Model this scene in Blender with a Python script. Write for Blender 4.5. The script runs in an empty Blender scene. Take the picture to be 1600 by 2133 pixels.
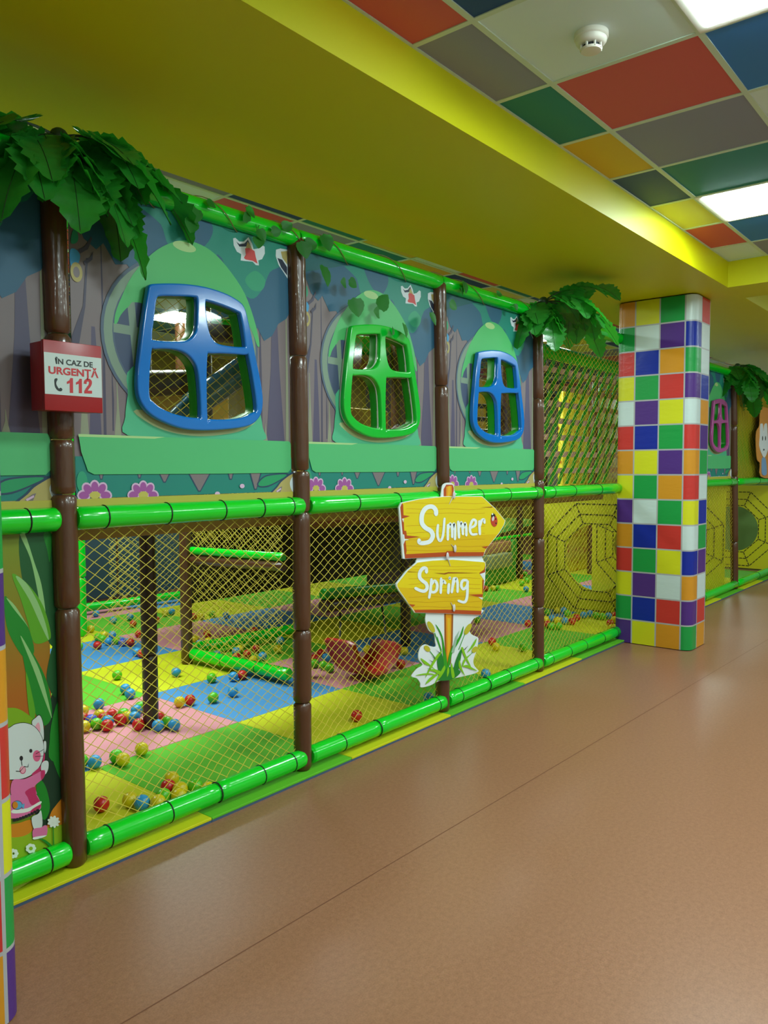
import bpy, bmesh, math, random
from mathutils import Vector, Matrix
from mathutils.geometry import tessellate_polygon
random.seed(7)
SC = bpy.context.scene
COL = SC.collection

# ------------------------------------------------------------------ camera
FPX, YAW, PITCH, ROLL, EYE = 1637.65, 0.8839, -0.0557, -0.0039, 1.5113
_F = Vector((math.sin(YAW)*math.cos(PITCH), math.cos(YAW)*math.cos(PITCH), math.sin(PITCH)))
_R0 = Vector((math.cos(YAW), -math.sin(YAW), 0)); _U0 = _R0.cross(_F)
_R = _R0*math.cos(ROLL) + _U0*math.sin(ROLL); _U = _R.cross(_F)
cam = bpy.data.cameras.new('camera'); cam.sensor_fit = 'HORIZONTAL'; cam.sensor_width = 36
cam.lens = FPX/1600*36; cam.clip_start = .02; cam.clip_end = 100
CAM = bpy.data.objects.new('camera', cam); COL.objects.link(CAM)
m = Matrix((_R, _U, -_F)).transposed().to_4x4(); m.translation = (0, 0, EYE); CAM.matrix_world = m
SC.camera = CAM
# ------------------------------------------------------------------ world, exposure
W = bpy.data.worlds.new('world'); SC.world = W; W.use_nodes = True
W.node_tree.nodes['Background'].inputs[0].default_value = (.8, .85, 1, 1)
W.node_tree.nodes['Background'].inputs[1].default_value = .02
vs = SC.view_settings; vs.view_transform = 'Standard'; vs.look = 'None'; vs.gamma = 1; vs.use_curve_mapping = False
vs.exposure = 2.05
LAMP = 13.0        # radiance of the ceiling panels
SC.cycles.use_denoising = True; SC.cycles.max_bounces = 8; SC.cycles.transparent_max_bounces = 24
SC.cycles.sample_clamp_indirect = 6

# ------------------------------------------------------------------ measures (metres)
WY = 2.7414        # plane of the front posts
PX0, MOD = 1.4779, 1.2
ZMID, ZTOP = 1.330, 2.607
CEIL, SOFFIT = 3.106, 2.905
BEAM_A, BEAM_B = 1.861, 3.18
def kx(k): return PX0 + MOD*k

def ray(x, y): return _F + _R*((x-800)/FPX) - _U*((y-1066.5)/FPX)
def onY(x, y, Y=WY):
    d = ray(x, y); return Vector((0, 0, EYE)) + d*(Y/d.y)
def onZ(x, y, z=0):
    d = ray(x, y); return Vector((0, 0, EYE)) + d*((z-EYE)/d.z)

# ------------------------------------------------------------------ materials
def lin(c):
    def f(v):
        v /= 255; return v/12.92 if v <= .04045 else ((v+.055)/1.055)**2.4
    return (f(c[0]), f(c[1]), f(c[2]), 1)
MATS = {}
def mat(name, rgb, rough=.5, spec=.5, coat=0, bump=0, bscale=30, var=0, vscale=8, metal=0, stretch=None, emit=0):
    if name in MATS: return MATS[name]
    M = bpy.data.materials.new(name); M.use_nodes = True; nt = M.node_tree
    b = nt.nodes['Principled BSDF']; c = lin(rgb)
    b.inputs['Base Color'].default_value = c; b.inputs['Roughness'].default_value = rough
    b.inputs['Specular IOR Level'].default_value = spec; b.inputs['Metallic'].default_value = metal
    b.inputs['Coat Weight'].default_value = coat; b.inputs['Coat Roughness'].default_value = .08
    if emit:
        b.inputs['Emission Color'].default_value = c; b.inputs['Emission Strength'].default_value = emit
    if bump or var:
        tc = nt.nodes.new('ShaderNodeTexCoord'); src = tc.outputs['Object']
        if stretch:
            mp = nt.nodes.new('ShaderNodeMapping'); mp.inputs['Scale'].default_value = stretch
            nt.links.new(src, mp.inputs[0]); src = mp.outputs[0]
    if bump:
        n = nt.nodes.new('ShaderNodeTexNoise'); n.inputs['Scale'].default_value = bscale; n.inputs['Detail'].default_value = 3
        bp = nt.nodes.new('ShaderNodeBump'); bp.inputs['Strength'].default_value = bump; bp.inputs['Distance'].default_value = .01
        nt.links.new(src, n.inputs['Vector']); nt.links.new(n.outputs[0], bp.inputs['Height']); nt.links.new(bp.outputs[0], b.inputs['Normal'])
        if coat: nt.links.new(bp.outputs[0], b.inputs['Coat Normal'])
    if var:
        n = nt.nodes.new('ShaderNodeTexNoise'); n.inputs['Scale'].default_value = vscale; n.inputs['Detail'].default_value = 4
        r = nt.nodes.new('ShaderNodeMapRange'); r.inputs[1].default_value = .3; r.inputs[2].default_value = .7
        r.inputs[3].default_value = 1-var; r.inputs[4].default_value = 1+var
        mx = nt.nodes.new('ShaderNodeMix'); mx.data_type = 'RGBA'; mx.blend_type = 'MULTIPLY'; mx.inputs[0].default_value = 1
        mx.inputs[6].default_value = c
        nt.links.new(src, n.inputs['Vector']); nt.links.new(n.outputs[0], r.inputs[0]); nt.links.new(r.outputs[0], mx.inputs[7])
        nt.links.new(mx.outputs[2], b.inputs['Base Color'])
    MATS[name] = M; return M

def ramp_mat(name, stops, axis, lo, hi, rough=.45):
    """a printed colour ramp along one object axis"""
    M = bpy.data.materials.new(name); M.use_nodes = True; nt = M.node_tree; b = nt.nodes['Principled BSDF']
    b.inputs['Roughness'].default_value = rough
    tc = nt.nodes.new('ShaderNodeTexCoord'); sp = nt.nodes.new('ShaderNodeSeparateXYZ'); mr = nt.nodes.new('ShaderNodeMapRange')
    mr.inputs[1].default_value = lo; mr.inputs[2].default_value = hi
    cr = nt.nodes.new('ShaderNodeValToRGB'); cr.color_ramp.elements.remove(cr.color_ramp.elements[0])
    cr.color_ramp.elements[0].position = stops[0][0]; cr.color_ramp.elements[0].color = lin(stops[0][1])
    for p, c in stops[1:]:
        e = cr.color_ramp.elements.new(p); e.color = lin(c)
    nt.links.new(tc.outputs['Object'], sp.inputs[0]); nt.links.new(sp.outputs[axis], mr.inputs[0])
    nt.links.new(mr.outputs[0], cr.inputs[0]); nt.links.new(cr.outputs[0], b.inputs['Base Color'])
    return M

def clear_mat():
    M = bpy.data.materials.new('clear_plastic'); M.use_nodes = True; nt = M.node_tree
    for n in list(nt.nodes):
        if n.type == 'BSDF_PRINCIPLED': nt.nodes.remove(n)
    out = nt.nodes['Material Output']; t = nt.nodes.new('ShaderNodeBsdfTransparent'); t.inputs[0].default_value = (.86, .84, .7, 1)
    g = nt.nodes.new('ShaderNodeBsdfGlossy'); g.inputs['Roughness'].default_value = .06
    f = nt.nodes.new('ShaderNodeFresnel'); f.inputs[0].default_value = 1.45
    mx = nt.nodes.new('ShaderNodeMixShader')
    nt.links.new(f.outputs[0], mx.inputs[0]); nt.links.new(t.outputs[0], mx.inputs[1]); nt.links.new(g.outputs[0], mx.inputs[2])
    nt.links.new(mx.outputs[0], out.inputs[0]); return M

def floor_mat():
    M = bpy.data.materials.new('vinyl_floor'); M.use_nodes = True; nt = M.node_tree; b = nt.nodes['Principled BSDF']
    tc = nt.nodes.new('ShaderNodeTexCoord')
    n1 = nt.nodes.new('ShaderNodeTexNoise'); n1.inputs['Scale'].default_value = 190; n1.inputs['Detail'].default_value = 2
    n2 = nt.nodes.new('ShaderNodeTexNoise'); n2.inputs['Scale'].default_value = 60; n2.inputs['Detail'].default_value = 5
    cr = nt.nodes.new('ShaderNodeValToRGB'); e = cr.color_ramp.elements
    e[0].position = .3; e[0].color = lin((132, 88, 64)); e[1].position = .72; e[1].color = lin((162, 114, 86))
    ad = nt.nodes.new('ShaderNodeMath'); ad.operation = 'ADD'; hf = nt.nodes.new('ShaderNodeMath'); hf.operation = 'MULTIPLY'; hf.inputs[1].default_value = .5
    for n in (n1, n2): nt.links.new(tc.outputs['Object'], n.inputs['Vector'])
    nt.links.new(n1.outputs[0], ad.inputs[0]); nt.links.new(n2.outputs[0], ad.inputs[1]); nt.links.new(ad.outputs[0], hf.inputs[0])
    nt.links.new(hf.outputs[0], cr.inputs[0]); nt.links.new(cr.outputs[0], b.inputs['Base Color'])
    b.inputs['Roughness'].default_value = .34; b.inputs['Specular IOR Level'].default_value = .5
    n3 = nt.nodes.new('ShaderNodeTexNoise'); n3.inputs['Scale'].default_value = 9
    bp = nt.nodes.new('ShaderNodeBump'); bp.inputs['Strength'].default_value = .05; bp.inputs['Distance'].default_value = .01
    nt.links.new(tc.outputs['Object'], n3.inputs['Vector']); nt.links.new(n3.outputs[0], bp.inputs['Height']); nt.links.new(bp.outputs[0], b.inputs['Normal'])
    return M

GREENV = mat('green_vinyl', (0, 204, 34), .22, .5, .35, .12, 14)
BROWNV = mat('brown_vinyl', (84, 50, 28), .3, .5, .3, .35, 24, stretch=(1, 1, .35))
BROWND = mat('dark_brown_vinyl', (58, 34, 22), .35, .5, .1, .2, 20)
NETY = mat('yellow_cord', (190, 170, 36), .6)
BLACKC = mat('black_strap', (18, 20, 18), .5)
YPAINT = mat('yellow_paint', (208, 208, 0), .5, .35)
LGRAY = mat('ceiling_grid_white', (200, 222, 206), .5)

# ------------------------------------------------------------------ mesh builder
def wloc(o):
    v = Vector((0, 0, 0))
    while o: v += o.location; o = o.parent
    return v
class MB:
    def __init__(s): s.v = []; s.f = []; s.mi = []; s.m = []
    def mid(s, m):
        if m not in s.m: s.m.append(m)
        return s.m.index(m)
    def add(s, vs_, fs, m):
        k = s.mid(m); b = len(s.v); s.v += [tuple(p) for p in vs_]
        for f in fs: s.f.append(tuple(i+b for i in f)); s.mi.append(k)
    def box(s, lo, hi, m):
        x0, y0, z0 = lo; x1, y1, z1 = hi
        s.add([(x0,y0,z0),(x1,y0,z0),(x1,y1,z0),(x0,y1,z0),(x0,y0,z1),(x1,y0,z1),(x1,y1,z1),(x0,y1,z1)],
              [(3,2,1,0),(4,5,6,7),(0,1,5,4),(1,2,6,5),(2,3,7,6),(3,0,4,7)], m)
    def rbox(s, lo, hi, m, r=.02, seg=3):
        bm = bmesh.new(); bmesh.ops.create_cube(bm, size=1)
        for v in bm.verts: v.co = Vector([(lo[i]+hi[i])/2 + v.co[i]*(hi[i]-lo[i]) for i in range(3)])
        bmesh.ops.bevel(bm, geom=bm.edges[:], offset=r, segments=seg, affect='EDGES', profile=.5)
        bm.verts.index_update(); s.add([v.co for v in bm.verts], [[v.index for v in f.verts] for f in bm.faces], m); bm.free()
    def tube(s, pts, r, m, n=10, cap=True, closed=False):
        pts = [Vector(p) for p in pts]; N = len(pts); rs = r if isinstance(r, (list, tuple)) else [r]*N
        rings = []; up = None
        for i, p in enumerate(pts):
            if closed: d = pts[(i+1) % N]-pts[i-1]
            else: d = pts[min(i+1, N-1)]-pts[max(i-1, 0)]
            d.normalize()
            if up is None: up = Vector((0, 0, 1)) if abs(d.z) < .9 else Vector((1, 0, 0))
            a = up-d*up.dot(d)
            if a.length < 1e-5: a = d.orthogonal()
            a.normalize(); up = a; b = d.cross(a)
            rings.append([p+(a*math.cos(2*math.pi*j/n)+b*math.sin(2*math.pi*j/n))*rs[i] for j in range(n)])
        vs_ = [q for rg in rings for q in rg]; fs = []
        for i in range(N if closed else N-1):
            k = (i+1) % N
            for j in range(n): fs.append((i*n+j, i*n+(j+1) % n, k*n+(j+1) % n, k*n+j))
        if cap and not closed: fs += [tuple(range(n-1, -1, -1)), tuple((N-1)*n+j for j in range(n))]
        s.add(vs_, fs, m)
    def sphere(s, c, r, m, nu=16, nv=10, sc=(1, 1, 1)):
        vs_ = [(c[0], c[1], c[2]+r*sc[2])]
        for i in range(1, nv):
            t = math.pi*i/nv
            for j in range(nu):
                p = 2*math.pi*j/nu; vs_.append((c[0]+r*sc[0]*math.sin(t)*math.cos(p), c[1]+r*sc[1]*math.sin(t)*math.sin(p), c[2]+r*sc[2]*math.cos(t)))
        vs_.append((c[0], c[1], c[2]-r*sc[2])); L = len(vs_)-1
        fs = [(0, 1+j, 1+(j+1) % nu) for j in range(nu)]
        for i in range(nv-2):
            for j in range(nu): fs.append((1+i*nu+j, 1+(i+1)*nu+j, 1+(i+1)*nu+(j+1) % nu, 1+i*nu+(j+1) % nu))
        fs += [(L, 1+(nv-2)*nu+(j+1) % nu, 1+(nv-2)*nu+j) for j in range(nu)]
        s.add(vs_, fs, m)
    def flat(s, pts2, fr, w, m, holes=()):
        """a printed shape: polygon in (u,v) on frame fr, lifted w; convex holes are cut out"""
        P = [Vector((p[0], p[1], 0)) for p in pts2]
        tris = [[(P[i].x, P[i].y) for i in t] for t in tessellate_polygon([P])]
        for H in holes:
            nt = []
            for t in tris: nt += cut_convex(t, H)
            tris = nt
        for t in tris:
            ar = sum(t[i][0]*t[(i+1) % len(t)][1]-t[(i+1) % len(t)][0]*t[i][1] for i in range(len(t)))
            if abs(ar) < 1e-9: continue
            if ar < 0: t = t[::-1]
            s.add([fr(p[0], p[1], w) for p in t], [tuple(range(len(t)))], m)
    def mesh(s, me, fn, m):
        s.add([fn(*v.co) for v in me.vertices], [tuple(p.vertices) for p in me.polygons], m)
    def build(s, name, parent=None, loc=None, smooth=True, angle=40):
        me = bpy.data.meshes.new(name); base = wloc(parent) if parent else Vector((0, 0, 0))
        off = Vector(loc) if loc is not None else (base if parent else Vector((0, 0, 0)))
        me.from_pydata([Vector(p)-off for p in s.v], [], s.f)
        for m_ in s.m: me.materials.append(m_)
        me.polygons.foreach_set('material_index', s.mi)
        me.update()
        if smooth: me.shade_smooth(); me.set_sharp_from_angle(angle=math.radians(angle))
        o = bpy.data.objects.new(name, me); COL.objects.link(o)
        o.location = off-base if parent else off
        if parent: o.parent = parent
        return o
def half(poly, a, b, keep):
    out = []
    def sd(p): return ((b[0]-a[0])*(p[1]-a[1])-(b[1]-a[1])*(p[0]-a[0]))*keep
    for i in range(len(poly)):
        p, q = poly[i], poly[(i+1) % len(poly)]; sp, sq = sd(p), sd(q)
        if sp >= 0: out.append(p)
        if sp*sq < 0:
            t = sp/(sp-sq); out.append((p[0]+(q[0]-p[0])*t, p[1]+(q[1]-p[1])*t))
    return out
def cut_convex(t, H):
    res = []; cur = list(t)
    for i in range(len(H)):
        a, b = H[i], H[(i+1) % len(H)]
        o = half(cur, a, b, -1)
        if len(o) > 2: res.append(o)
        cur = half(cur, a, b, 1)
        if len(cur) < 3: break
    return res
def hull(pts):
    pts = sorted(set(pts)); lo = []; up = []
    for seq, out in ((pts, lo), (pts[::-1], up)):
        for p in seq:
            while len(out) > 1 and (out[-1][0]-out[-2][0])*(p[1]-out[-2][1])-(out[-1][1]-out[-2][1])*(p[0]-out[-2][0]) <= 0: out.pop()
            out.append(p)
    return lo[:-1]+up[:-1]
def crom(pts, n=5, closed=True):
    N = len(pts); out = []
    for i in range(N if closed else N-1):
        g = lambda k: pts[k % N] if closed else pts[max(0, min(N-1, k))]
        p0, p1, p2, p3 = g(i-1), g(i), g(i+1), g(i+2)
        for j in range(n):
            t = j/n
            out.append(tuple(.5*(2*p1[k]+(p2[k]-p0[k])*t+(2*p0[k]-5*p1[k]+4*p2[k]-p3[k])*t*t+(3*p1[k]-p0[k]-3*p2[k]+p3[k])*t**3) for k in range(len(p1))))
    if not closed: out.append(tuple(pts[-1]))
    return out
def ellipse(cx, cy, rx, ry, n=28, rot=0):
    c, s_ = math.cos(rot), math.sin(rot)
    return [(cx+rx*math.cos(t)*c-ry*math.sin(t)*s_, cy+rx*math.cos(t)*s_+ry*math.sin(t)*c) for t in [2*math.pi*i/n for i in range(n)]]
def ribbon(pts, wd):
    """outline of a brush stroke along pts with a round end"""
    pts = [Vector((p[0], p[1])) for p in pts]; L = []; R = []
    for i, p in enumerate(pts):
        d = pts[min(i+1, len(pts)-1)]-pts[max(i-1, 0)]; d.normalize(); nrm = Vector((-d.y, d.x))
        w_ = wd/2*(.72+.28*math.sin(math.pi*min(1, .25+.6*i/len(pts))))
        L.append(p+nrm*w_); R.append(p-nrm*w_)
    return L, R
def plate(outer, holes, thick, bevel):
    cu = bpy.data.curves.new('plate', 'CURVE'); cu.dimensions = '2D'; cu.fill_mode = 'BOTH'
    cu.extrude = max(0, thick/2-bevel); cu.bevel_depth = bevel; cu.bevel_resolution = 2; cu.offset = -bevel
    for ring in [outer]+list(holes):
        sp = cu.splines.new('POLY'); sp.points.add(len(ring)-1); sp.use_cyclic_u = True
        for i, p in enumerate(ring): sp.points[i].co = (p[0], p[1], 0, 1)
    o = bpy.data.objects.new('plate', cu); COL.objects.link(o)
    bpy.context.view_layer.update()
    me = bpy.data.meshes.new_from_object(o.evaluated_get(bpy.context.evaluated_depsgraph_get()))
    bpy.data.objects.remove(o); return me
def text_mesh(body, size, embolden=0.0, spacing=1.0):
    cu = bpy.data.curves.new('text', 'FONT'); cu.body = body; cu.size = size; cu.offset = embolden; cu.space_character = spacing
    o = bpy.data.objects.new('text', cu); COL.objects.link(o); bpy.context.view_layer.update()
    me = bpy.data.meshes.new_from_object(o.evaluated_get(bpy.context.evaluated_depsgraph_get()))
    bpy.data.objects.remove(o); return me
def wallframe(Y): return lambda u, v, w: (u, Y-w, v)
def crossframe(X): return lambda u, v, w: (X-w, u, v)

# ------------------------------------------------------------------ tagging
def tag(o, label, cat, group=None):
    o['label'] = label; o['category'] = cat
    if group: o['group'] = group
    return o
def thing(name, label, cat, loc, group=None):
    o = bpy.data.objects.new(name, None); COL.objects.link(o); o.location = loc; o.empty_display_size = .1
    return tag(o, label, cat, group)
def struct(o): o['kind'] = 'structure'; return o
def dup(root, d, label):
    r = root.copy(); COL.objects.link(r); r.location = root.location+Vector(d); r['label'] = label
    for ch in list(root.children):
        c = ch.copy(); COL.objects.link(c); c.parent = r
        for g in list(ch.children):
            e = g.copy(); COL.objects.link(e); e.parent = c
    return r
ORD = ['first', 'second', 'third', 'fourth', 'fifth', 'sixth', 'seventh', 'eighth', 'ninth', 'tenth', 'eleventh', 'twelfth', 'thirteenth']

# ================================================================== SETTING
b = MB(); b.box((-4, -4, -.1), (17, 9.2, 0), floor_mat())
struct(b.build('floor', smooth=False))
SEAM = mat('floor_seam', (118, 72, 52), .45)
b = MB()
b.add([(-4, 1.985, .0008), (16, 1.52, .0008), (16, 1.524, .0008), (-4, 1.989, .0008)], [(0, 1, 2, 3)], SEAM)
b.add([(.72, 1.92, .0008), (.96, 2.14, .0008), (.957, 2.143, .0008), (.717, 1.923, .0008)], [(0, 1, 2, 3)], SEAM)
o = b.build('floor_seam', smooth=False); struct(o); o['label'] = 'thin welded seam in the vinyl'

CREAM = mat('pale_wall', (222, 228, 224), .6)
OLIVE = mat('olive_wall', (120, 104, 30), .7)
DTEAL = mat('dark_teal_wall', (28, 52, 62), .7)
for nm, lo, hi, m_ in (('wall_back', (-4, -4.1, 0), (17, -4, 3.3), CREAM), ('wall_left', (-4.1, -4, 0), (-4, 9.2, 3.3), CREAM),
                       ('wall_right', (17, -4, 0), (17.1, 9.2, 3.3), CREAM), ('wall_front', (-4, 9.1, 0), (17, 9.2, 3.3), OLIVE)):
    b = MB(); b.box(lo, hi, m_); struct(b.build(nm, smooth=False))

# ceilings with coloured tiles on a pale grid
TC = {'W': mat('tile_white', (212, 236, 240), .6), 'R': mat('tile_red', (208, 90, 90), .6), 'L': mat('tile_lavender', (136, 142, 170), .6),
      'G': mat('tile_green', (8, 128, 124), .6), 'Y': mat('tile_yellow', (214, 184, 50), .6), 'N': mat('tile_navy', (24, 72, 132), .6),
      'B': mat('tile_blue', (46, 124, 206), .6), 'P': mat('tile_pale_yellow', (214, 214, 110), .6)}
KNOWN = {}
for i, c in enumerate('RLGYNPRW'): KNOWN[(i-1, 0)] = c
for i, c in enumerate('NWRLG.BLG'): KNOWN[(i-1, 1)] = c
for i, c in enumerate('Y.BWGRNY'): KNOWN[(i-1, 2)] = c
GX, GY = 2.446, 1.587
def ceiling(name, x0, x1, y0, y1, gx, gy, known, skip):
    b = MB(); rnd = random.Random(name)
    i0 = math.floor((x0-gx)/.6); i1 = math.ceil((x1-gx)/.6); j0 = math.floor((y0-gy)/.6); j1 = math.ceil((y1-gy)/.6)
    xs = [x0]+[gx+.6*i for i in range(i0, i1+1) if x0 < gx+.6*i < x1]+[x1]
    for i in range(i0, i1):
        for j in range(j0, j1):
            X0, X1, Y0, Y1 = max(x0, gx+.6*i), min(x1, gx+.6*i+.6), max(y0, gy+.6*j), min(y1, gy+.6*j+.6)
            if X1-X0 < .02 or Y1-Y0 < .02 or (i, j) in skip: continue
            c = known.get((i, j)) or rnd.choice('WRLGYNBP')
            b.box((X0, Y0, CEIL), (X1, Y1, CEIL+.02), TC[c])
    for i in range(i0, i1+1):
        x = min(max(gx+.6*i, x0), x1); b.box((x-.012, y0, CEIL-.004), (x+.012, y1, CEIL+.01), LGRAY)
    for j in range(j0, j1+1):
        y = min(max(gy+.6*j, y0), y1); b.box((x0, y-.012, CEIL-.0045), (x1, y+.012, CEIL+.01), LGRAY)
    b.box((x0, y0, CEIL+.02), (x1, y1, CEIL+.05), LGRAY)
    return struct(b.build(name, smooth=False))
# hall recess: row 0 is the cut row beside the beam, row -1 the next, row -2 the one after
k1 = {(i, -j): c for (i, j), c in KNOWN.items() if c != '.'}
ceiling('ceiling', .99, 6.5, -4, BEAM_A, GX, GY, k1, {(0, -2), (4, -1), (0, -6), (4, -5), (-2, -4)})
ceiling('ceiling', 6.99, 17, -4, BEAM_A, GX+.55, GY, {}, {(9, -3), (12, -3), (8, -6)})
ceiling('ceiling', -4, .56, -4, BEAM_A, GX, GY, {}, {(-7, -5)})
k2 = {}
for i, c in enumerate('BNWRLGYNPW'): k2[(i-2, 0)] = c
for i, c in enumerate('RWLNGYWRGN'): k2[(i-2, -1)] = c
INNER_L = [(4, 5), (10, 1), (11, 6), (-2, 3), (1, 1), (22, 1), (6, 2), (3, 1), (-1, 1)]
ceiling('ceiling', -4, 17, BEAM_B, 9.1, GX, 3.7, k2, set(INNER_L))
b = MB(); b.box((-4, BEAM_A, SOFFIT), (17, BEAM_B, 3.3), YPAINT); struct(b.build('trim_1', smooth=False))
b = MB(); b.box((6.5, -4, SOFFIT), (6.99, BEAM_A, 3.3), YPAINT); struct(b.build('trim_2', smooth=False))
b = MB(); b.box((.56, -4, SOFFIT), (.99, BEAM_A, 3.3), YPAINT); struct(b.build('trim_3', smooth=False))

# ------------------------------------------------------------------ ceiling panel lights
EM = bpy.data.materials.new('lamp_diffuser'); EM.use_nodes = True
e_ = EM.node_tree.nodes.new('ShaderNodeEmission'); e_.inputs[0].default_value = (.80, 1, .97, 1); e_.inputs[1].default_value = LAMP
EM.node_tree.links.new(e_.outputs[0], EM.node_tree.nodes['Material Output'].inputs[0])
WHITEP = mat('white_plastic', (225, 225, 215), .4)
def panel_light(cx, cy, label):
    t = thing('ceiling_light', label, 'ceiling light', (cx, cy, CEIL), 'square panel lights in the tiled ceilings')
    b = MB(); q = []
    for k_, z_ in ((.27, -.003), (.265, -.011), (.23, -.016), (.12, -.018)):  # domed shape added so that light spills onto the tiles around
        q += [(cx-k_, cy-k_, CEIL+z_), (cx+k_, cy-k_, CEIL+z_), (cx+k_, cy+k_, CEIL+z_), (cx-k_, cy+k_, CEIL+z_)]
    b.add(q, [(4*i+j, 4*i+4+j, 4*i+4+(j+1) % 4, 4*i+(j+1) % 4) for i in range(3) for j in range(4)]+[(15, 14, 13, 12)], EM)
    b.build('diffuser', t, smooth=False)
    b = MB()
    for lo, hi in (((-.3, -.3), (.3, -.27)), ((-.3, .27), (.3, .3)), ((-.3, -.27), (-.27, .27)), ((.27, -.27), (.3, .27))):
        b.box((cx+lo[0], cy+lo[1], CEIL-.006), (cx+hi[0], cy+hi[1], CEIL+.02), WHITEP)
    b.build('frame', t, smooth=False)
def cell(i, j, gx, gy): return gx+.6*i+.3, gy+.6*j+.3
for (i, j), lb in zip([(0, -2), (4, -1), (0, -6), (4, -5), (-2, -4)],
                      ['glowing square ceiling panel nearest the round smoke detector', 'glowing square ceiling panel beside the yellow beam short of the chequered pillar',
                       'glowing square ceiling panel in the hall behind the smoke detector', 'glowing square ceiling panel far out over the middle of the hall',
                       'unseen square ceiling panel close to the near cross beam']):
    panel_light(*cell(i, j, GX, GY), lb)  # all but the first two are out of view, added to light the hall
for (i, j), lb in zip([(9, -3), (12, -3), (8, -6)], ['glowing square ceiling panel just past the chequered pillar', 'glowing square ceiling panel two bays past the chequered pillar', 'glowing square ceiling panel past the cross beam over the hall side']):
    panel_light(*cell(i, j, GX+.55, GY), lb)
panel_light(*cell(-7, -5, GX, GY), 'glowing square ceiling panel before the near cross beam')
for (i, j), lb in zip(INNER_L, ['glowing square panel over the play area seen through the big blue window', 'glowing square panel over the climbing net beneath the palm leaves',
                                'glowing square panel deep over the back of the play area', 'glowing square panel over the play area behind the kitten panel', 'unseen fill panel added in the second ceiling row behind the big blue window', 'glowing square panel above the rabbit cut-out', 'unseen fill panel added over the swing', 'unseen fill panel added in the second ceiling row behind the green window', 'unseen fill panel added in the second ceiling row behind the palm crown']):
    panel_light(*cell(i, j, GX, 3.7), lb)  # those behind windows and palm crown and over the swing are unseen, added fill

# smoke detector
sx, sy = 2.80, 1.30
t = thing('smoke_detector', 'round white smoke detector on the white ceiling tile', 'smoke detector', (sx, sy, CEIL))
def lathe(b, c, prof, m, n=28):
    vs_ = []; fs = []
    for r, z in prof:
        for j in range(n): a = 2*math.pi*j/n; vs_.append((c[0]+r*math.cos(a), c[1]+r*math.sin(a), c[2]+z))
    for i in range(len(prof)-1):
        for j in range(n): fs.append((i*n+j, i*n+(j+1) % n, (i+1)*n+(j+1) % n, (i+1)*n+j))
    fs.append(tuple((len(prof)-1)*n+j for j in range(n))); b.add(vs_, fs, m)
b = MB(); lathe(b, (sx, sy, CEIL), [(.062, 0), (.062, -.016), (.058, -.02)], WHITEP); b.build('base', t)
b = MB(); lathe(b, (sx, sy, CEIL), [(.057, -.018), (.056, -.03), (.05, -.038), (.04, -.042)], WHITEP); b.build('body', t)
b = MB(); lathe(b, (sx, sy, CEIL), [(.03, -.04), (.03, -.058)], mat('detector_vent', (40, 44, 50), .6)); b.build('vent', t)
b = MB(); lathe(b, (sx, sy, CEIL), [(.041, -.056), (.036, -.063), (.02, -.066)], WHITEP)
for j in range(8):
    a = j*math.pi/4; b.box((sx+.037*math.cos(a)-.003, sy+.037*math.sin(a)-.003, CEIL-.06), (sx+.037*math.cos(a)+.003, sy+.037*math.sin(a)+.003, CEIL-.038), WHITEP)
b.build('cap', t)

# ------------------------------------------------------------------ chequered pillars
VC = {'O': (206, 140, 34), 'Y': (206, 206, 30), 'G': (24, 148, 66), 'W': (196, 212, 210), 'R': (196, 52, 46), 'P': (78, 42, 124), 'B': (10, 38, 148)}
VM = {k: mat('pillar_vinyl_'+n, c, .38, .35, .05, .22, 7, stretch=(1, 1, 3)) for (k, c), n in zip(VC.items(), ['orange', 'yellow', 'green', 'white', 'red', 'purple', 'blue'])}
GROUT = mat('pillar_vinyl_grey', (168, 168, 170), .4)
C1 = ['OGRYWROYPORYGP', 'YWBGPBYGWBGPBY', 'GPORYGPOGRYWRO', 'WBGPWRORYWBOPG', 'RWWBOPGWBGPWRO']
C1 += ['YGPWORBGYPRWBO', 'PORGBYWPGORYGB', 'BYGORPWYBGOPRW', 'GRWPYBOGRWPBYO', 'WPYBGORPWYGRBO']
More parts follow.
